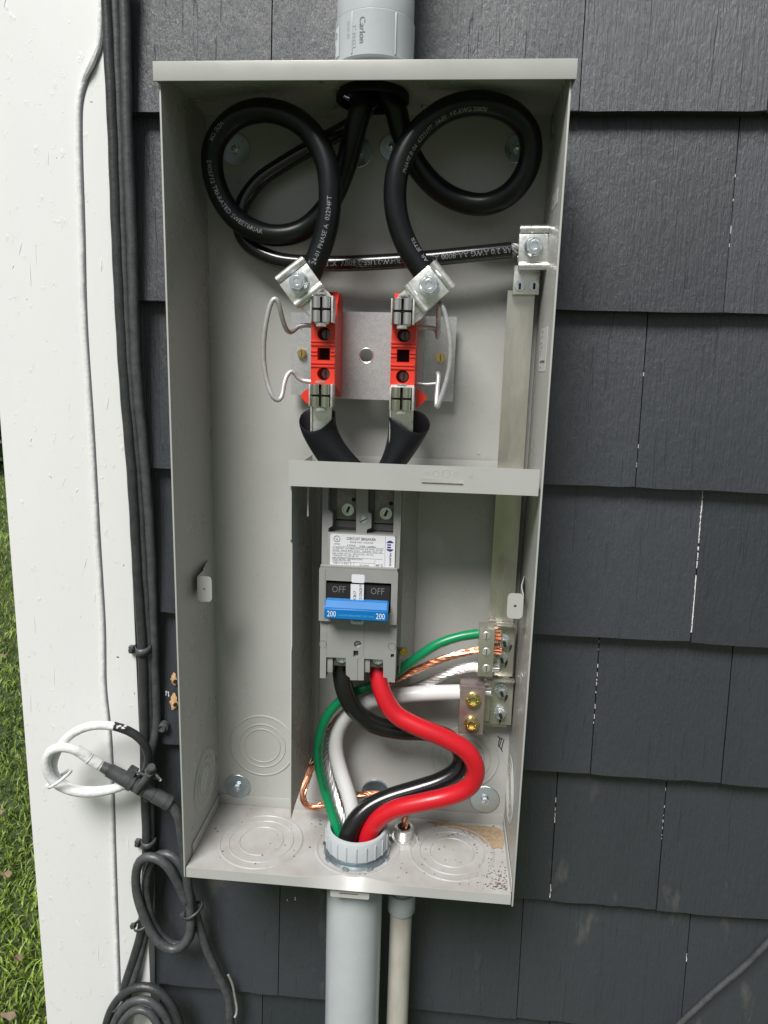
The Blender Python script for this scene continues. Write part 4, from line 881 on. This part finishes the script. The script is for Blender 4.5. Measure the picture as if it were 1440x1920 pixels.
for px0, px1, tx in ((613, 657, 634), (684, 731, 707)):
    hl, hr = P(px0, 1110, YM).x, P(px1, 1110, YM).x; hl = max(hl, wl + .0006); hr = min(hr, wr - .0006)
    z_t, z_b = wt - .0008, P(px0, 1128, YM).z
    bm = NB(); q = [bm.verts.new(c_) for c_ in ((hl, -.0900, z_t), (hr, -.0900, z_t), (hr, -.0955, z_t - .003), (hl, -.0955, z_t - .003), (hr, -.0990, z_b), (hl, -.0990, z_b), (hr, -.0800, z_b - .012), (hl, -.0800, z_b - .012), (hr, -.080, z_t), (hl, -.080, z_t))]
    for f in ((0, 1, 2, 3), (3, 2, 4, 5), (5, 4, 6, 7), (7, 6, 8, 9), (9, 8, 1, 0)): bm.faces.new([q[i] for i in f])
    bm.faces.new([q[i] for i in (0, 3, 5, 7, 9)]); bm.faces.new([q[i] for i in (1, 2, 4, 6, 8)])
    bmesh.ops.recalc_face_normals(bm, faces=bm.faces[:]); bmesh.ops.bevel(bm, geom=bm.edges[:], offset=.0006, segments=2, affect='EDGES')
    hd = obj('handle', bm, 'handle', cbk)
    mz = z_t - .0115; sl = V((0, -.0035, -(z_t - .003 - z_b))).normalized()
    bm = NB(); write(bm, 'OFF', .0098, ((hl + hr) / 2, -.0972, mz), (1, 0, 0), -sl, 'C', width=.0145, th=.0004); obj('embossed_text', bm, 'brk_dark', hd)
    bm = NB(); box(bm, hl + .001, hr - .002, -.1010, -.0985, z_b - .001, z_b + .0012, .0005); obj('handle_ledge', bm, 'brk_dark', hd)
l, r, b_, t_ = rect(608, 1130, 727, 1163, -.112)
bm = NB(); q = []
for x in (l, r): q.append([bm.verts.new(c_) for c_ in ((x, -.1130, b_), (x, -.1130, t_ - .0072), (x, -.1055, t_), (x, -.0992, t_), (x, -.0992, b_))])
for i in range(5): bm.faces.new((q[0][i], q[0][(i + 1) % 5], q[1][(i + 1) % 5], q[1][i]))
bm.faces.new(q[0]); bm.faces.new(q[1]); bmesh.ops.recalc_face_normals(bm, faces=bm.faces[:]); bmesh.ops.bevel(bm, geom=bm.edges[:], offset=.0011, segments=3, affect='EDGES')
tie = obj('handle_tie', bm, 'blue', cbk, label='blue plastic tie bar joining the two handles')
bm = NB(); zt_ = b_ + .0030; write(bm, '200', .0088, (l + .0030, -.1130, zt_), width=.0092); write(bm, '200', .0088, (r - .0028, -.1130, zt_), align='R', width=.0092)
obj('printed_text', bm, 'print_white', tie)
bm = NB(); write(bm, 'CURRENT INTERRUPTING  240V  60 HZ', .0030, (l + .0145, -.1130, zt_ + .001), width=.037); obj('fine_print', bm, mat('pale_blue_print', (.08, .42, .72), .5), tie)
# sticker strip over the middle
l, r, b_, t_ = rect(658.5, 1077, 683, 1172, YM)
bm = NB(); plate(bm, rrect(l, r, wt - .001, t_, .0018), [], YM - .0005, YM - .0002); plate(bm, [(l, wb - .0015), (r, wb - .0015), (r, wt - .001), (l, wt - .001)], [], YM - .0060, YM - .0054)
plate(bm, rrect(l, r, b_ + .001, wb - .0008, .0018), [rrect(l + .002, r - .002, b_ + .004, wb - .002, .0006, 2)], YM - .0006, YM - .0003)
ms_ = obj('sticker', bm, 'label', cbk, label='narrow white sticker between the two handles')
bm = NB(); zlow = P(670, 1131, YM).z; write(bm, 'MSCB17', .0042, (l + .0058, YM - .0060, zlow + .0005), (0, 0, 1), (-1, 0, 0)); write(bm, 'MF12125620 P6', .0040, (r - .0020, YM - .0060, zlow - .0005), (0, 0, 1), (-1, 0, 0), width=.0245)
obj('printed_text', bm, 'ink', ms_)
# label
YQ = YB - .0010
def LQ(u, v): return P(580 + u / 6.545, 980 + v / 6.545, YQ)
l = LQ(255, 350).x; r = LQ(1050, 380).x; t_ = LQ(650, 150).z; b_ = LQ(650, 545).z
bm = NB(); plate(bm, rrect(l, r, b_, t_, .0022), [], YQ - .0003, YQ - .0001); lb = obj('rating_label', bm, 'label', cbk)
w_ = r - l; h_ = t_ - b_
def LP(u, v): return V((l + (u - 255) / 795 * w_, YQ - .0003, t_ - (v - 145) / 405 * h_))
k6 = h_ / 405
bm = NB()
write(bm, 'CIRCUIT BREAKER', 44 * k6 * 1.05, LP(455, 212), width=360 * k6 * 1.0); write(bm, 'LISTED', 22 * k6, LP(300, 278), width=75 * k6); write(bm, '2 POLE', 26 * k6, LP(462, 290), width=105 * k6); write(bm, 'TYPE  UQFBH', 26 * k6, LP(612, 296), width=200 * k6); write(bm, '40°C', 42 * k6, LP(818, 532), width=92 * k6)
write(bm, 'UL', 40 * k6, LP(322, 224), width=30 * k6)
c_ = LP(338, 208); 
t = NB(); plate(t, circ(c_.x, c_.z, 40 * k6, 28), [circ(c_.x, c_.z, 34 * k6, 28)], YQ - .00045, YQ - .00038); merge(bm, t)
obj('printed_text', bm, 'ink', lb)
bm = NB()
for v_, tx, x0_, x1_ in ((248, 'ISSUE NO. 9164104', 495, 780), (330, 'CURRENT INTERRUPTING RATING 22,000', 283, 905), (358, 'AMPS  MAX RMS SYM.  120/240 VAC UP', 283, 895), (398, '200 AMPS 2/0 AL, 300 KCMIL 1/0 CU', 283, 790), (424, 'TORQUE TO 250 LB. IN.', 283, 610), (462, 'REPLACEMENT TERMINATIONS', 283, 655), (484, 'CABLE PROTECTED', 283, 510), (522, '7087119 REV. E', 295, 520), (536, '81079M', 622, 735)):
    write(bm, tx, 27 * k6, LP(x0_, v_), width=(x1_ - x0_) * k6)
for (a, b2, c2, d2) in ((283, 300, 915, 303), (283, 365, 915, 368), (283, 438, 900, 441), (283, 495, 810, 498), (808, 455, 811, 550), (928, 150, 931, 545), (548, 497, 551, 545)):
    p, q = LP(a, b2), LP(c2, d2); box(bm, p.x, q.x, YQ - .00045, YQ - .00035, q.z, p.z)
obj('fine_print', bm, 'ink_grey', lb)
bm = NB(); c_ = LP(988, 268); R_ = 62 * k6
for sgn in (1, -1):
    a0 = [(c_.x + R_ * .85 * math.cos(rad(a)), c_.z + sgn * (R_ * 1.1 * math.sin(rad(a)))) for a in range(35, 150, 8)]; plate(bm, a0, [], YQ - .00048, YQ - .00038)
box(bm, c_.x - R_ * .55, c_.x + R_ * .2, YQ - .00048, YQ - .00038, c_.z + R_ * .1, c_.z + R_ * .38); box(bm, c_.x - R_ * .55, c_.x + R_ * .2, YQ - .00048, YQ - .00038, c_.z - R_ * .42, c_.z - R_ * .12)
write(bm, 'MILBANK', 34 * k6, LP(985, 350), (0, 0, -1), (1, 0, 0), width=175 * k6)
obj('logo', bm, 'ink_blue', lb)
# lower moulding with notched feet
YLo = -.0915
def O(x, y): return pp(590 + x / 8, 1140 + y / 8, YLo)
out = [O(77, 1050), O(165, 1055), O(172, 738), O(465, 748), O(470, 1000), O(530, 1050), O(532, 1082), O(735, 1086), O(740, 760), O(1025, 776), O(1030, 1040), O(1090, 1050), O(1097, 1110), O(1200, 1120), O(1208, 1000), (O(1208, 1000)[0], ML[2] - .0006), (O(77, 1050)[0], ML[2] - .0006)]
cz = O(645, 545)
bm = NB(); plate(bm, out, [circ(cz[0], cz[1], .0040, 20), [O(580, 735), O(655, 738), O(655, 640), O(580, 640)], [O(1140, 750), O(1190, 752), O(1190, 690), O(1140, 690)]], YLo, -.0702); lowm = obj('lower_housing', bm, 'brk', cbk)
pscrew(671, 1208, YLo + .004, .0040)
bm = NB(); q1 = O(645, 690); box(bm, q1[0] - .008, q1[0] + .004, YLo + .006, YLo + .008, q1[1] - .006, q1[1] + .006); q1 = O(1165, 720); box(bm, q1[0] - .002, q1[0] + .0018, YLo + .006, YLo + .008, q1[1] - .004, q1[1] + .004); obj('slot_insert', bm, 'brk_dark', lowm)
bm = NB()
for u in (178, 738): x_ = O(u, 500)[0]; box(bm, x_, x_ + .0003, YLo - .0001, YLo + .001, O(u, 725)[1], ML[2] - .001)
x_ = O(640, 900)[0]; box(bm, x_, x_ + .0004, YLo - .0003, YLo + .001, O(640, 1080)[1], O(640, 760)[1])
obj('case_seam', bm, 'brk_dark', lowm)
for sx_, sy_ in ((95, 540), (1190, 580)):
    c_ = O(sx_, sy_); bm = NB(); lathe(bm, [(.0001, -.0002), (.0034, -.0002), (.0040, .0003), (.0042, 0)], (c_[0] + (.0018 if sx_ < 500 else -.0022), YLo, c_[1]), (0, -1, 0), 20); obj('side_rivet', bm, 'brk_dark', lowm)
for u0, u1 in ((180, 262), (742, 822)):
    p0, p1 = O(u0, 745), O(u1, 985); bm = NB(); box(bm, p0[0], p1[0], YLo + .003, -.0702, p1[1], p0[1] - .0004, .0006); obj('barrier', bm, 'brk', lowm)
for u, v in ((395, 830), (945, 850)):
    c_ = O(u, v); bm = NB(); box(bm, c_[0] - .0088, c_[0] + .0072, YLo + .0055, -.0560, c_[1] - .0055, c_[1] + .009, .0008); tm = obj('load_terminal', bm, 'dull_metal', cbk)
    bm = NB(); lathe(bm, [(.0001, .0008), (.0038, .0008), (.0044, .0022), (.0056, .0022), (.0060, 0)], (c_[0], YLo + .0052, c_[1] + .0045), (0, -1, 0), 24); obj('terminal_screw', bm, 'zinc', tm)

# ------------------------------------------------------------------ cables inside the box
def cable(name, pts, r, m, lab, seg=20, cat='cable', step=.004):
    sp_ = spline(pts, step); bm = NB(); sweep(bm, sp_, r, seg); o = obj(name, bm, m); tag(o, lab, cat); return o, sp_
RA = .0109
A, pA = cable('service_cable', [V((.170, -.052, .86)), V((.170, -.052, .81)), (678, 190, -.055), (664, 250, -.048), (645, 320, -.040), (612, 390, -.034), (562, 434, -.032), (500, 440, -.036), (440, 408, -.042), (404, 345, -.050), (400, 275, -.058), (440, 222, -.066), (505, 207, -.074), (570, 235, -.080), (611, 300, -.084), (619, 370, -.086), (611, 435, -.086), (592, 490, -.086), (574, 535, -.086)], RA, 'rubber', 'thick black cable looping left and down into the left lug')
B, pB = cable('service_cable', [V((.196, -.052, .86)), V((.196, -.052, .81)), (738, 190, -.055), (752, 245, -.048), (778, 305, -.042), (818, 352, -.038), (865, 378, -.038), (915, 383, -.042), (962, 358, -.050), (993, 305, -.056), (992, 248, -.062), (955, 208, -.068), (895, 193, -.074), (832, 208, -.080), (775, 258, -.084), (744, 325, -.086), (743, 400, -.086), (765, 465, -.086), (798, 515, -.086), (812, 545, -.086)], RA, 'rubber', 'thick black cable looping right and down into the right lug')
RN = .0080
Nn, pN = cable('neutral_cable', [V((.184, -.034, .86)), V((.184, -.034, .81)), (700, 185, -.040), (672, 225, -.034), (610, 262, -.026), (540, 302, -.020), (480, 345, -.018), (449, 400, -.020), (458, 450, -.024), (510, 484, -.028), (600, 494, -.032), (700, 492, -.036), (800, 485, -.040), (880, 477, -.040), (958, 469, -.038)], RN, 'rubber_gloss', 'glossy black neutral cable crossing behind the lugs to the right lug')
rA, rB_, rN = pA[::-1], pB[::-1], pN[::-1]
bm = NB()
wrap_text(bm, '24-01 PHASE A  02294FT', .0060, rA, arclen(rA, 590, 500), RA, -.10)
o = obj('printed_text', bm, 'print', A)
bm = NB(); wrap_text(bm, 'E406712 TRI-RATED SWEETBRIAR', .0061, rA, arclen(rA, 400, 305), RA, .05); wrap_text(bm, 'VDE OK', .0060, rA, arclen(rA, 430, 232), RA, .0); obj('printed_text', bm, 'print', A)
bm = NB(); wrap_text(bm, 'AR  JETER', .0064, rB_, arclen(rB_, 790, 500), RA, -.75); wrap_text(bm, 'PHASE B 04  62231FT  24-01  1/0 AWG 2000V', .0058, rB_, arclen(rB_, 745, 330), RA, -.75)
obj('printed_text', bm, 'print_dim', B)
bm = NB(); wrap_text(bm, 'AR 2/0 AWG AA-8000 AL  XHHW/RHW-2/USE-2 600V  XLPE', .0074, rN, arclen(rN, 957, 469), RN, .1); obj('printed_text', bm, 'print_dim', Nn)
# white tracer line of the neutral with its gloss highlight painted in
bm = NB()
rows = []
for i, p in enumerate(pN):
    T = (pN[min(i + 1, len(pN) - 1)] - pN[max(i - 1, 0)]).normalized(); Nv = V((0, -1, 0)); Nv = (Nv - T * Nv.dot(T)).normalized(); Bv = Nv.cross(T); row = []
    for a in (-.98, -.90): row.append(bm.verts.new(p + (Nv * math.cos(a) + Bv * math.sin(a)) * (RN + .00015)))
    rows.append(row)
for a, b2 in zip(rows, rows[1:]): bm.faces.new((a[0], a[1], b2[1], b2[0]))
obj('tracer_highlight', bm, 'print', Nn)
bm = NB(); strands(bm, [P(956, 469, -.038), P(966, 468, -.036), P(985, 466, -.034)], .0070, 9, .05); obj('bare_strands', bm, 'alu', Nn)

BYc = BY
bk, pK = cable('load_cable', [P(639, 1243, -.066), (641, 1262, -.068), (645, 1290, -.070), (663, 1328, -.066), (700, 1358, -.056), (750, 1370, -.048), (800, 1372, -.042), (843, 1385, -.040), (866, 1412, -.042), (862, 1440, -.046), (830, 1463, -.050), (780, 1480, -.054), (725, 1497, -.060), (690, 1515, -.066), (664, 1542, -.074), (650, 1575, -.080), (647, 1605, -.082), (647, 1650, -.082)], .0104, 'rubber_gloss', 'black load cable curling under the breaker into the bushing')
rd, pR = cable('load_cable', [P(707, 1243, -.066), (709, 1262, -.070), (718, 1300, -.076), (740, 1338, -.080), (782, 1362, -.084), (835, 1384, -.086), (877, 1410, -.086), (893, 1445, -.084), (880, 1475, -.082), (845, 1492, -.080), (790, 1505, -.080), (740, 1517, -.078), (708, 1537, -.076), (691, 1565, -.076), (686, 1600, -.076), (686, 1650, -.076)], .0102, 'red_wire', 'thick red load cable curving out right and back to the bushing')
wt_, pW = cable('load_cable', [(862, 1298, -.045), (820, 1299, -.045), (760, 1303, -.044), (700, 1312, -.040), (656, 1335, -.034), (633, 1370, -.032), (630, 1410, -.034), (640, 1450, -.040), (654, 1492, -.048), (662, 1525, -.054), (667, 1560, -.056), (668, 1620, -.056)], .0088, 'white_wire', 'thick white neutral cable arching left from the right block')
gr, pG = cable('ground_cable', [(897, 1188, -.040), (865, 1193, -.042), (820, 1208, -.044), (775, 1238, -.044), (742, 1262, -.044), (700, 1284, -.044), (655, 1302, -.046), (618, 1335, -.048), (598, 1385, -.050), (597, 1430, -.054), (608, 1480, -.058), (622, 1525, -.064), (633, 1560, -.070), (640, 1595, -.072), (644, 1650, -.072)], .0054, 'green_wire', 'green ground cable sweeping behind the breaker to the bushing', 16)
sp_ = spline([(899, 1250, -.040), (870, 1252, -.040), (838, 1262, -.038), (800, 1282, -.034), (750, 1300, -.028), (700, 1318, -.022), (648, 1345, -.020), (615, 1385, -.024), (610, 1425, -.030), (618, 1465, -.038), (630, 1503, -.048), (642, 1540, -.058), (648, 1570, -.062), (650, 1620, -.062)], .005)
bm = NB(); strands(bm, sp_, .0060, 8, .060); o = obj('bare_cable', bm, 'alu'); tag(o, 'bare silver stranded aluminium cable from the ground bar', 'cable')
sp_ = spline([(899, 1218, -.040), (880, 1222, -.040), (838, 1233, -.042), (795, 1250, -.042), (750, 1270, -.038), (700, 1300, -.024), (650, 1330, -.012), (612, 1375, -.010), (592, 1420, -.014), (575, 1465, -.024), (566, 1497, -.032), (575, 1513, -.034), (600, 1510, -.032), (640, 1500, -.028), (690, 1488, -.024), (730, 1494, -.026), (748, 1515, -.034), V((NX, NY, .035)), V((NX, NY, .010)), V((NX, NY, -.01))], .004)
bm = NB(); strands(bm, sp_, .0043, 9, .060, jit=1.1); o = obj('bare_cable', bm, 'copper'); tag(o, 'bare twisted copper ground wire running to the small nipple', 'wire')
for i_, off in enumerate(((0, .003, .004), (.003, -.002, -.003), (-.004, 0, .002))):
    q_ = spline([P(594, 1425, -.014) + V(off), P(574 - 4 * i_, 1462, -.026), P(562 + 3 * i_, 1494, -.036), P(574, 1517 - 4 * i_, -.038), P(602, 1512 + 3 * i_, -.034) + V(off), P(636, 1500, -.029)], .004)
    bm = NB(); sweep(bm, q_, .0009, 7); obj('loose_strand', bm, 'copper', o)
# printed green legend, short strand ends past the ground bars
bm = NB(); wrap_text(bm, 'THHN/THWN-2 6 AWG 600V', .0045, pG, arclen(pG, 598, 1390), .0054, .5); obj('printed_text', bm, 'ink', gr)
for px, py, m_, lb_ in ((934, 1190, 'copper', 'copper strand ends poking out behind the top ground screw'), (936, 1219, 'copper', 'bright copper strand ends beside the second ground screw'), (930, 1252, 'alu', 'silver strand ends poking out at the foot of the ground bar'), (917, 1296, 'alu', 'silver strand ends poking out of the chromate block')):
    bm = NB(); c = P(px, py, -.036)
    for i in range(7):
        a = 2 * math.pi * i / 7; dy, dz = .0034 * math.cos(a), .0034 * math.sin(a); cyl(bm, c + V((-.010, dy * .8, dz * .8)), c + V((.002 + rs.uniform(0, .002), dy * 1.2, dz * 1.3)), .00115, 7)
    o = obj('strand_end', bm, m_); tag(o, lb_, 'wire')

# ------------------------------------------------------------------ outside cables on the left
def rope(pts, r, m, lab, name='wall_cable', seg=14, cat='cable', group=None):
    sp_ = spline(pts, .007); sp_ = [p + V((math.sin(i * .9 + r * 999) * .0002, 0, 0)) for i, p in enumerate(sp_)]
    bm = NB(); sweep(bm, sp_, r, seg); o = obj(name, bm, m); tag(o, lab, cat, group); return o, sp_
rope([(197, -80, -.012), (203, 60, -.012), (212, 250, -.012), (219, 450, -.012), (232, 700, -.012), (248, 900, -.012), (258, 1080, -.012), (266, 1200, -.012), (270, 1340, -.012), (272, 1480, -.012), (275, 1580, -.012), (272, 1680, -.014), (262, 1760, -.018), (240, 1830, -.022), (222, 1900, -.024), (212, 1990, -.024)], .0058, 'coax_black', 'leftmost black cable of the bundle beside the corner board')
rope([(214, -80, -.008), (219, 60, -.008), (226, 250, -.008), (232, 450, -.008), (243, 700, -.008), (259, 900, -.006), (270, 1080, -.006), (278, 1200, -.005), (280, 1340, -.005), (282, 1480, -.005), (282, 1580, -.006), (280, 1680, -.010), (270, 1760, -.014), (252, 1830, -.020), (236, 1880, -.024), (226, 1990, -.024)], .0056, 'coax_grey', 'middle grey cable of the bundle beside the corner board')
rope([(232, -80, -.010), (235, 60, -.010), (239, 250, -.010), (247, 450, -.010), (256, 700, -.009), (270, 850, -.006), (281, 1000, -.004), (287, 1150, -.003), (290, 1260, -.003), (293, 1350, -.003), (290, 1385, -.006), (281, 1412, -.012), (276, 1440, -.014), (277, 1500, -.014)], .0055, 'coax_grey', 'rightmost grey cable of the bundle, bending left near its foot')
# saddle clips
def clip(px, py, w1_, w2_, lab):
    c = P(px, py, -.012); bm = NB(); q = []
    for i in range(15):
        a = math.pi * i / 14; q.append(V((c.x + .002 - .0085 * math.cos(a), -.008 - .0105 * math.sin(a), c.z - .003 * math.sin(a))))
    q = [V((q[0].x - .002, -.0122, c.z))] + q
    F = []
    for p in q: F.append([bm.verts.new(p + V((0, 0, -.0045))), bm.verts.new(p + V((0, 0, .0045)))])
    for a, b2 in zip(F, F[1:]): bm.faces.new((a[0], a[1], b2[1], b2[0]))
    o = obj('cable_clip', bm, 'coax_grey'); md = o.modifiers.new('s', 'SOLIDIFY'); md.thickness = .0016
    tag(o, lab, 'cable clip'); bm = NB(); box(bm, c.x - .0125, c.x - .0065, -.019, -.0122, c.z - .0045, c.z + .0045, .0008); cyl(bm, (c.x - .0095, -.019, c.z), (c.x - .0095, -.0212, c.z), .0026, 12, bev=.0004); obj('clip_foot', bm, 'coax_grey', o)
clip(264, 1216, 0, 0, 'grey saddle clip on the cable bundle above the white loop'); clip(274, 1578, 0, 0, 'grey saddle clip on the cable bundle below the connector')
c = P(305, 1363, -.002); bm = NB(); lathe(bm, [(.0001, .0035), (.0030, .0033), (.0034, .0050), (.0046, .0050), (.0060, .0020), (.0072, .0018), (.0074, -.004)], (c.x, -.002, c.z), (0, -1, 0), 20); o = obj('screw', bm, 'coax_grey'); tag(o, 'painted round screw head on the shingle beside the cable bundle', 'screw')
# upper loop
RC = .0052
o, _ = rope([(262, 1462, -.026), (276, 1440, -.030), (279, 1412, -.036), (265, 1385, -.044), (240, 1368, -.050), (213, 1361, -.054)], RC, 'coax_black', 'black part of the upper coax loop arching from the bundle')
o, _ = rope([(214, 1361.5, -.054), (185, 1358, -.058), (150, 1366, -.060), (120, 1388, -.060), (102, 1418, -.058), (98, 1450, -.056), (118, 1473, -.054), (160, 1483, -.050), (205, 1480, -.044), (242, 1470, -.036)], RC, 'coax_white', 'white painted rear turn of the coax loop on the corner board')
o, _ = rope([(166, 1418, -.058), (148, 1408, -.062), (125, 1400, -.066), (102, 1401, -.068), (86, 1415, -.068), (84, 1440, -.068), (97, 1465, -.066), (125, 1482, -.062), (165, 1487, -.056), (205, 1482, -.050), (240, 1469, -.044), (256, 1458, -.040)], .0056, 'coax_white', 'white painted front turn of the coax loop, ending in a connector')
o, _ = rope([(316, 1504, -.044), (331, 1520, -.044), (339, 1550, -.042), (345, 1600, -.036), (352, 1660, -.030), (357, 1705, -.030), (358, 1740, -.032), (348, 1772, -.034), (325, 1785, -.036), (300, 1772, -.036), (275, 1730, -.034), (260, 1690, -.032), (254, 1645, -.032), (260, 1613, -.034), (280, 1602, -.036), (305, 1614, -.036), (330, 1648, -.034), (348, 1690, -.032)], .0058, 'coax_grey', 'grey cable dropping from the connector into the lower loop')
o, _ = rope([(357, 1715, -.022), (362, 1745, -.022), (352, 1768, -.024), (334, 1777, -.024), (310, 1765, -.024), (286, 1730, -.024), (275, 1690, -.022), (274, 1650, -.020), (285, 1612, -.020), (310, 1597, -.022), (335, 1612, -.024), (347, 1650, -.022), (362, 1695, -.020), (372, 1730, -.020), (388, 1780, -.018), (410, 1830, -.016), (426, 1860, -.014), (431, 1900, -.012), (434, 1990, -.012)], .0055, 'coax_grey', 'second turn of the lower loop, trailing down to the right')
bm = NB(); sweep(bm, spline([(428, 1828, -.012), (436, 1845, -.010), (440, 1870, -.010), (445, 1898, -.012), (440, 1908, -.016)], .005), .0016, 8); o = obj('ground_wire', bm, 'cast_alu'); tag(o, 'thin shiny wire end taped beside the trailing grey cable', 'wire')
def prong(p0, p1, segs, m, lab, cat='connector', name='coax_connector'):
    a, b2 = P(*p0), P(*p1); d = b2 - a; o = None
    for i, (f0, f1, r0, r1, nm) in enumerate(segs):
        bm = NB(); cyl(bm, a + d * f0, a + d * f1, r0, 18 if nm != 'hex_nut' else 6, r2=r1, bev=.0005)
        if o is None: o = obj(name, bm, m); tag(o, lab, cat)
        else: obj(nm, bm, m, o)
    return o
prong((140, 1404, -.062), (190, 1437, -.054), [(0, .5, .0060, .0064, 'x'), (.5, .56, .0072, .0072, 'collar'), (.56, .92, .0066, .0066, 'crimp_sleeve'), (.92, 1.06, .0058, .0058, 'tip')], 'coax_white', 'white painted coax connector joined to the dark one')
prong((190, 1436, -.054), (320, 1507, -.044), [(0, .10, .0060, .0070, 'x'), (.10, .40, .0082, .0090, 'boot'), (.40, .46, .0104, .0104, 'flange'), (.46, .53, .0088, .0088, 'neck'), (.53, .62, .0100, .0100, 'hex_nut'), (.62, .76, .0078, .0078, 'barrel'), (.76, .93, .0090, .0090, 'crimp_sleeve'), (.93, 1.0, .0100, .0092, 'end_ring')], 'coax_grey', 'dark grey coax splice with ground clamp beside the box')
bm = NB(); c0, c1 = P(262, 1478, -.048), P(285, 1440, -.050); d = (c1 - c0).normalized()
cyl(bm, P(255, 1484, -.056), P(288, 1442, -.058), .0045, 10, bev=.0008); cyl(bm, P(250, 1446, -.050), P(300, 1462, -.052), .0016, 8); hexa(bm, P(281, 1446, -.060), (0.3, -1, .5), .0062, .005, 6); cyl(bm, P(281, 1446, -.062), P(284, 1438, -.068), .0048, 14, bev=.0008)
t = NB(); bmesh.ops.create_cube(t, size=1); bmesh.ops.bevel(t, geom=t.edges[:], offset=.08, segments=2, affect='EDGES')
cc = P(248, 1447, -.048); merge(bm, t, Matrix.Translation(cc) @ Matrix.Rotation(.5, 4, 'Y') @ Matrix.Diagonal((.011, .012, .010, 1))); o = obj('ground_clamp', bm, 'coax_grey'); tag(o, 'grey bolted ground clamp gripping the dark coax splice', 'clamp')
bm = NB(); cyl(bm, P(292, 1452, -.050), P(302, 1464, -.052), .0016, 8); o = obj('wire_stub', bm, 'coax_white'); tag(o, 'cut white tipped wire stub sticking out of the ground clamp', 'wire')
bm = NB()
for i in range(16):
    px, py = rs.choice(((222, 1362), (216, 1361), (228, 1366), (184, 1432), (188, 1436), (196, 1440), (232, 1364))); c = P(px + rs.uniform(-4, 4), py + rs.uniform(-4, 4), -.0575); t = NB(); bmesh.ops.create_icosphere(t, subdivisions=1, radius=rs.uniform(.0008, .0018)); merge(bm, t, Matrix.Translation(c) @ Matrix.Diagonal((1.3, .5, .8, 1)))
o = obj('paint_flake', bm, 'coax_white'); o['kind'] = 'stuff'; o['label'] = 'flakes of white paint where the coax loop changes colour'; o['category'] = 'paint'
# zip ties
def ziptie(px, py, y, ang, rx, ry, lab, m='coax_grey', w=.0035):
    c = P(px, py, y); bm = NB(); F = []; n = 20; mt = Matrix.Translation(c) @ Matrix.Rotation(ang, 4, 'Y')
    for i in range(n):
        a = 2 * math.pi * i / n; F.append([bm.verts.new(mt @ V((rx * math.cos(a), ry * math.sin(a), -w / 2))), bm.verts.new(mt @ V((rx * math.cos(a), ry * math.sin(a), w / 2)))])
    for i in range(n): a, b2 = F[i], F[(i + 1) % n]; bm.faces.new((a[0], a[1], b2[1], b2[0]))
    o = obj('zip_tie', bm, m); md = o.modifiers.new('s', 'SOLIDIFY'); md.thickness = .0012; md.offset = 1; tag(o, lab, 'cable tie')
    bm = NB(); box(bm, -rx - .0055, -rx + .001, -.0035, .0025, -w * .8, w * .8, .0007, mt); obj('tie_head', bm, m, o)
ziptie(112, 1460, -.062, -.60, .0150, .0140, 'white painted cable tie on the left of the upper loop', 'coax_white')
ziptie(268, 1731, -.029, -.35, .0115, .0120, 'dark cable tie on the left side of the lower loop')
ziptie(362, 1707, -.026, -.5, .0125, .0130, 'dark cable tie on the right side of the lower loop, under the box')
ziptie(224, 1880, -.026, -.9, .0120, .0110, 'dark cable tie around the bottom left cable coil, left one')
ziptie(236, 1886, -.030, -.75, .0080, .0080, 'dark cable tie around the bottom left cable coil, inner one')
# bottom coil
def coil(cx, cy, rx, ry, a0, a1, y0, y1, r, m, lab):
    pts = []
    for i in range(15):
        a = rad(a0 + (a1 - a0) * i / 14); pts.append((cx + rx * math.cos(a), cy - ry * math.sin(a), y0 + (y1 - y0) * i / 14))
    rope(pts, r, m, lab)
coil(268, 1960, 74, 112, -20, 215, -.026, -.030, .0056, 'coax_black', 'outer dark turn of the coil at the bottom left')
coil(265, 1965, 60, 92, -20, 200, -.036, -.038, .0052, 'coax_grey', 'middle grey turn of the coil at the bottom left')
coil(262, 1972, 45, 80, -20, 200, -.046, -.046, .0050, 'coax_grey', 'inner grey turn of the coil at the bottom left')
# lone cable low on the right
rope([(1520, 1690, -.006), (1440, 1766, -.006), (1400, 1808, -.006), (1350, 1850, -.006), (1300, 1895, -.006), (1240, 1955, -.006), (1190, 2010, -.006)], .0036, 'coax_grey', 'thin grey cable crossing the shingles diagonally at lower right')
# paint drips on the wall next to the bundle
for px, py, s_ in ((312, 1305, .0045), (291, 1325, .0022), (553, 1690, .0024), (538, 1692, .0018)):
    c = P(px, py, .004); bm = NB()
    for k in range(5): 
        t = NB(); bmesh.ops.create_icosphere(t, subdivisions=1, radius=s_ * .35); merge(bm, t, Matrix.Translation((c.x + rs.uniform(-s_, s_) * .5, 0.0035 + .0133 * 0.35, c.z + rs.uniform(-s_, s_))) @ Matrix.Diagonal((.6, .5, 1.4, 1)))
    obj('paint_splash', bm, 'caulk', wall)
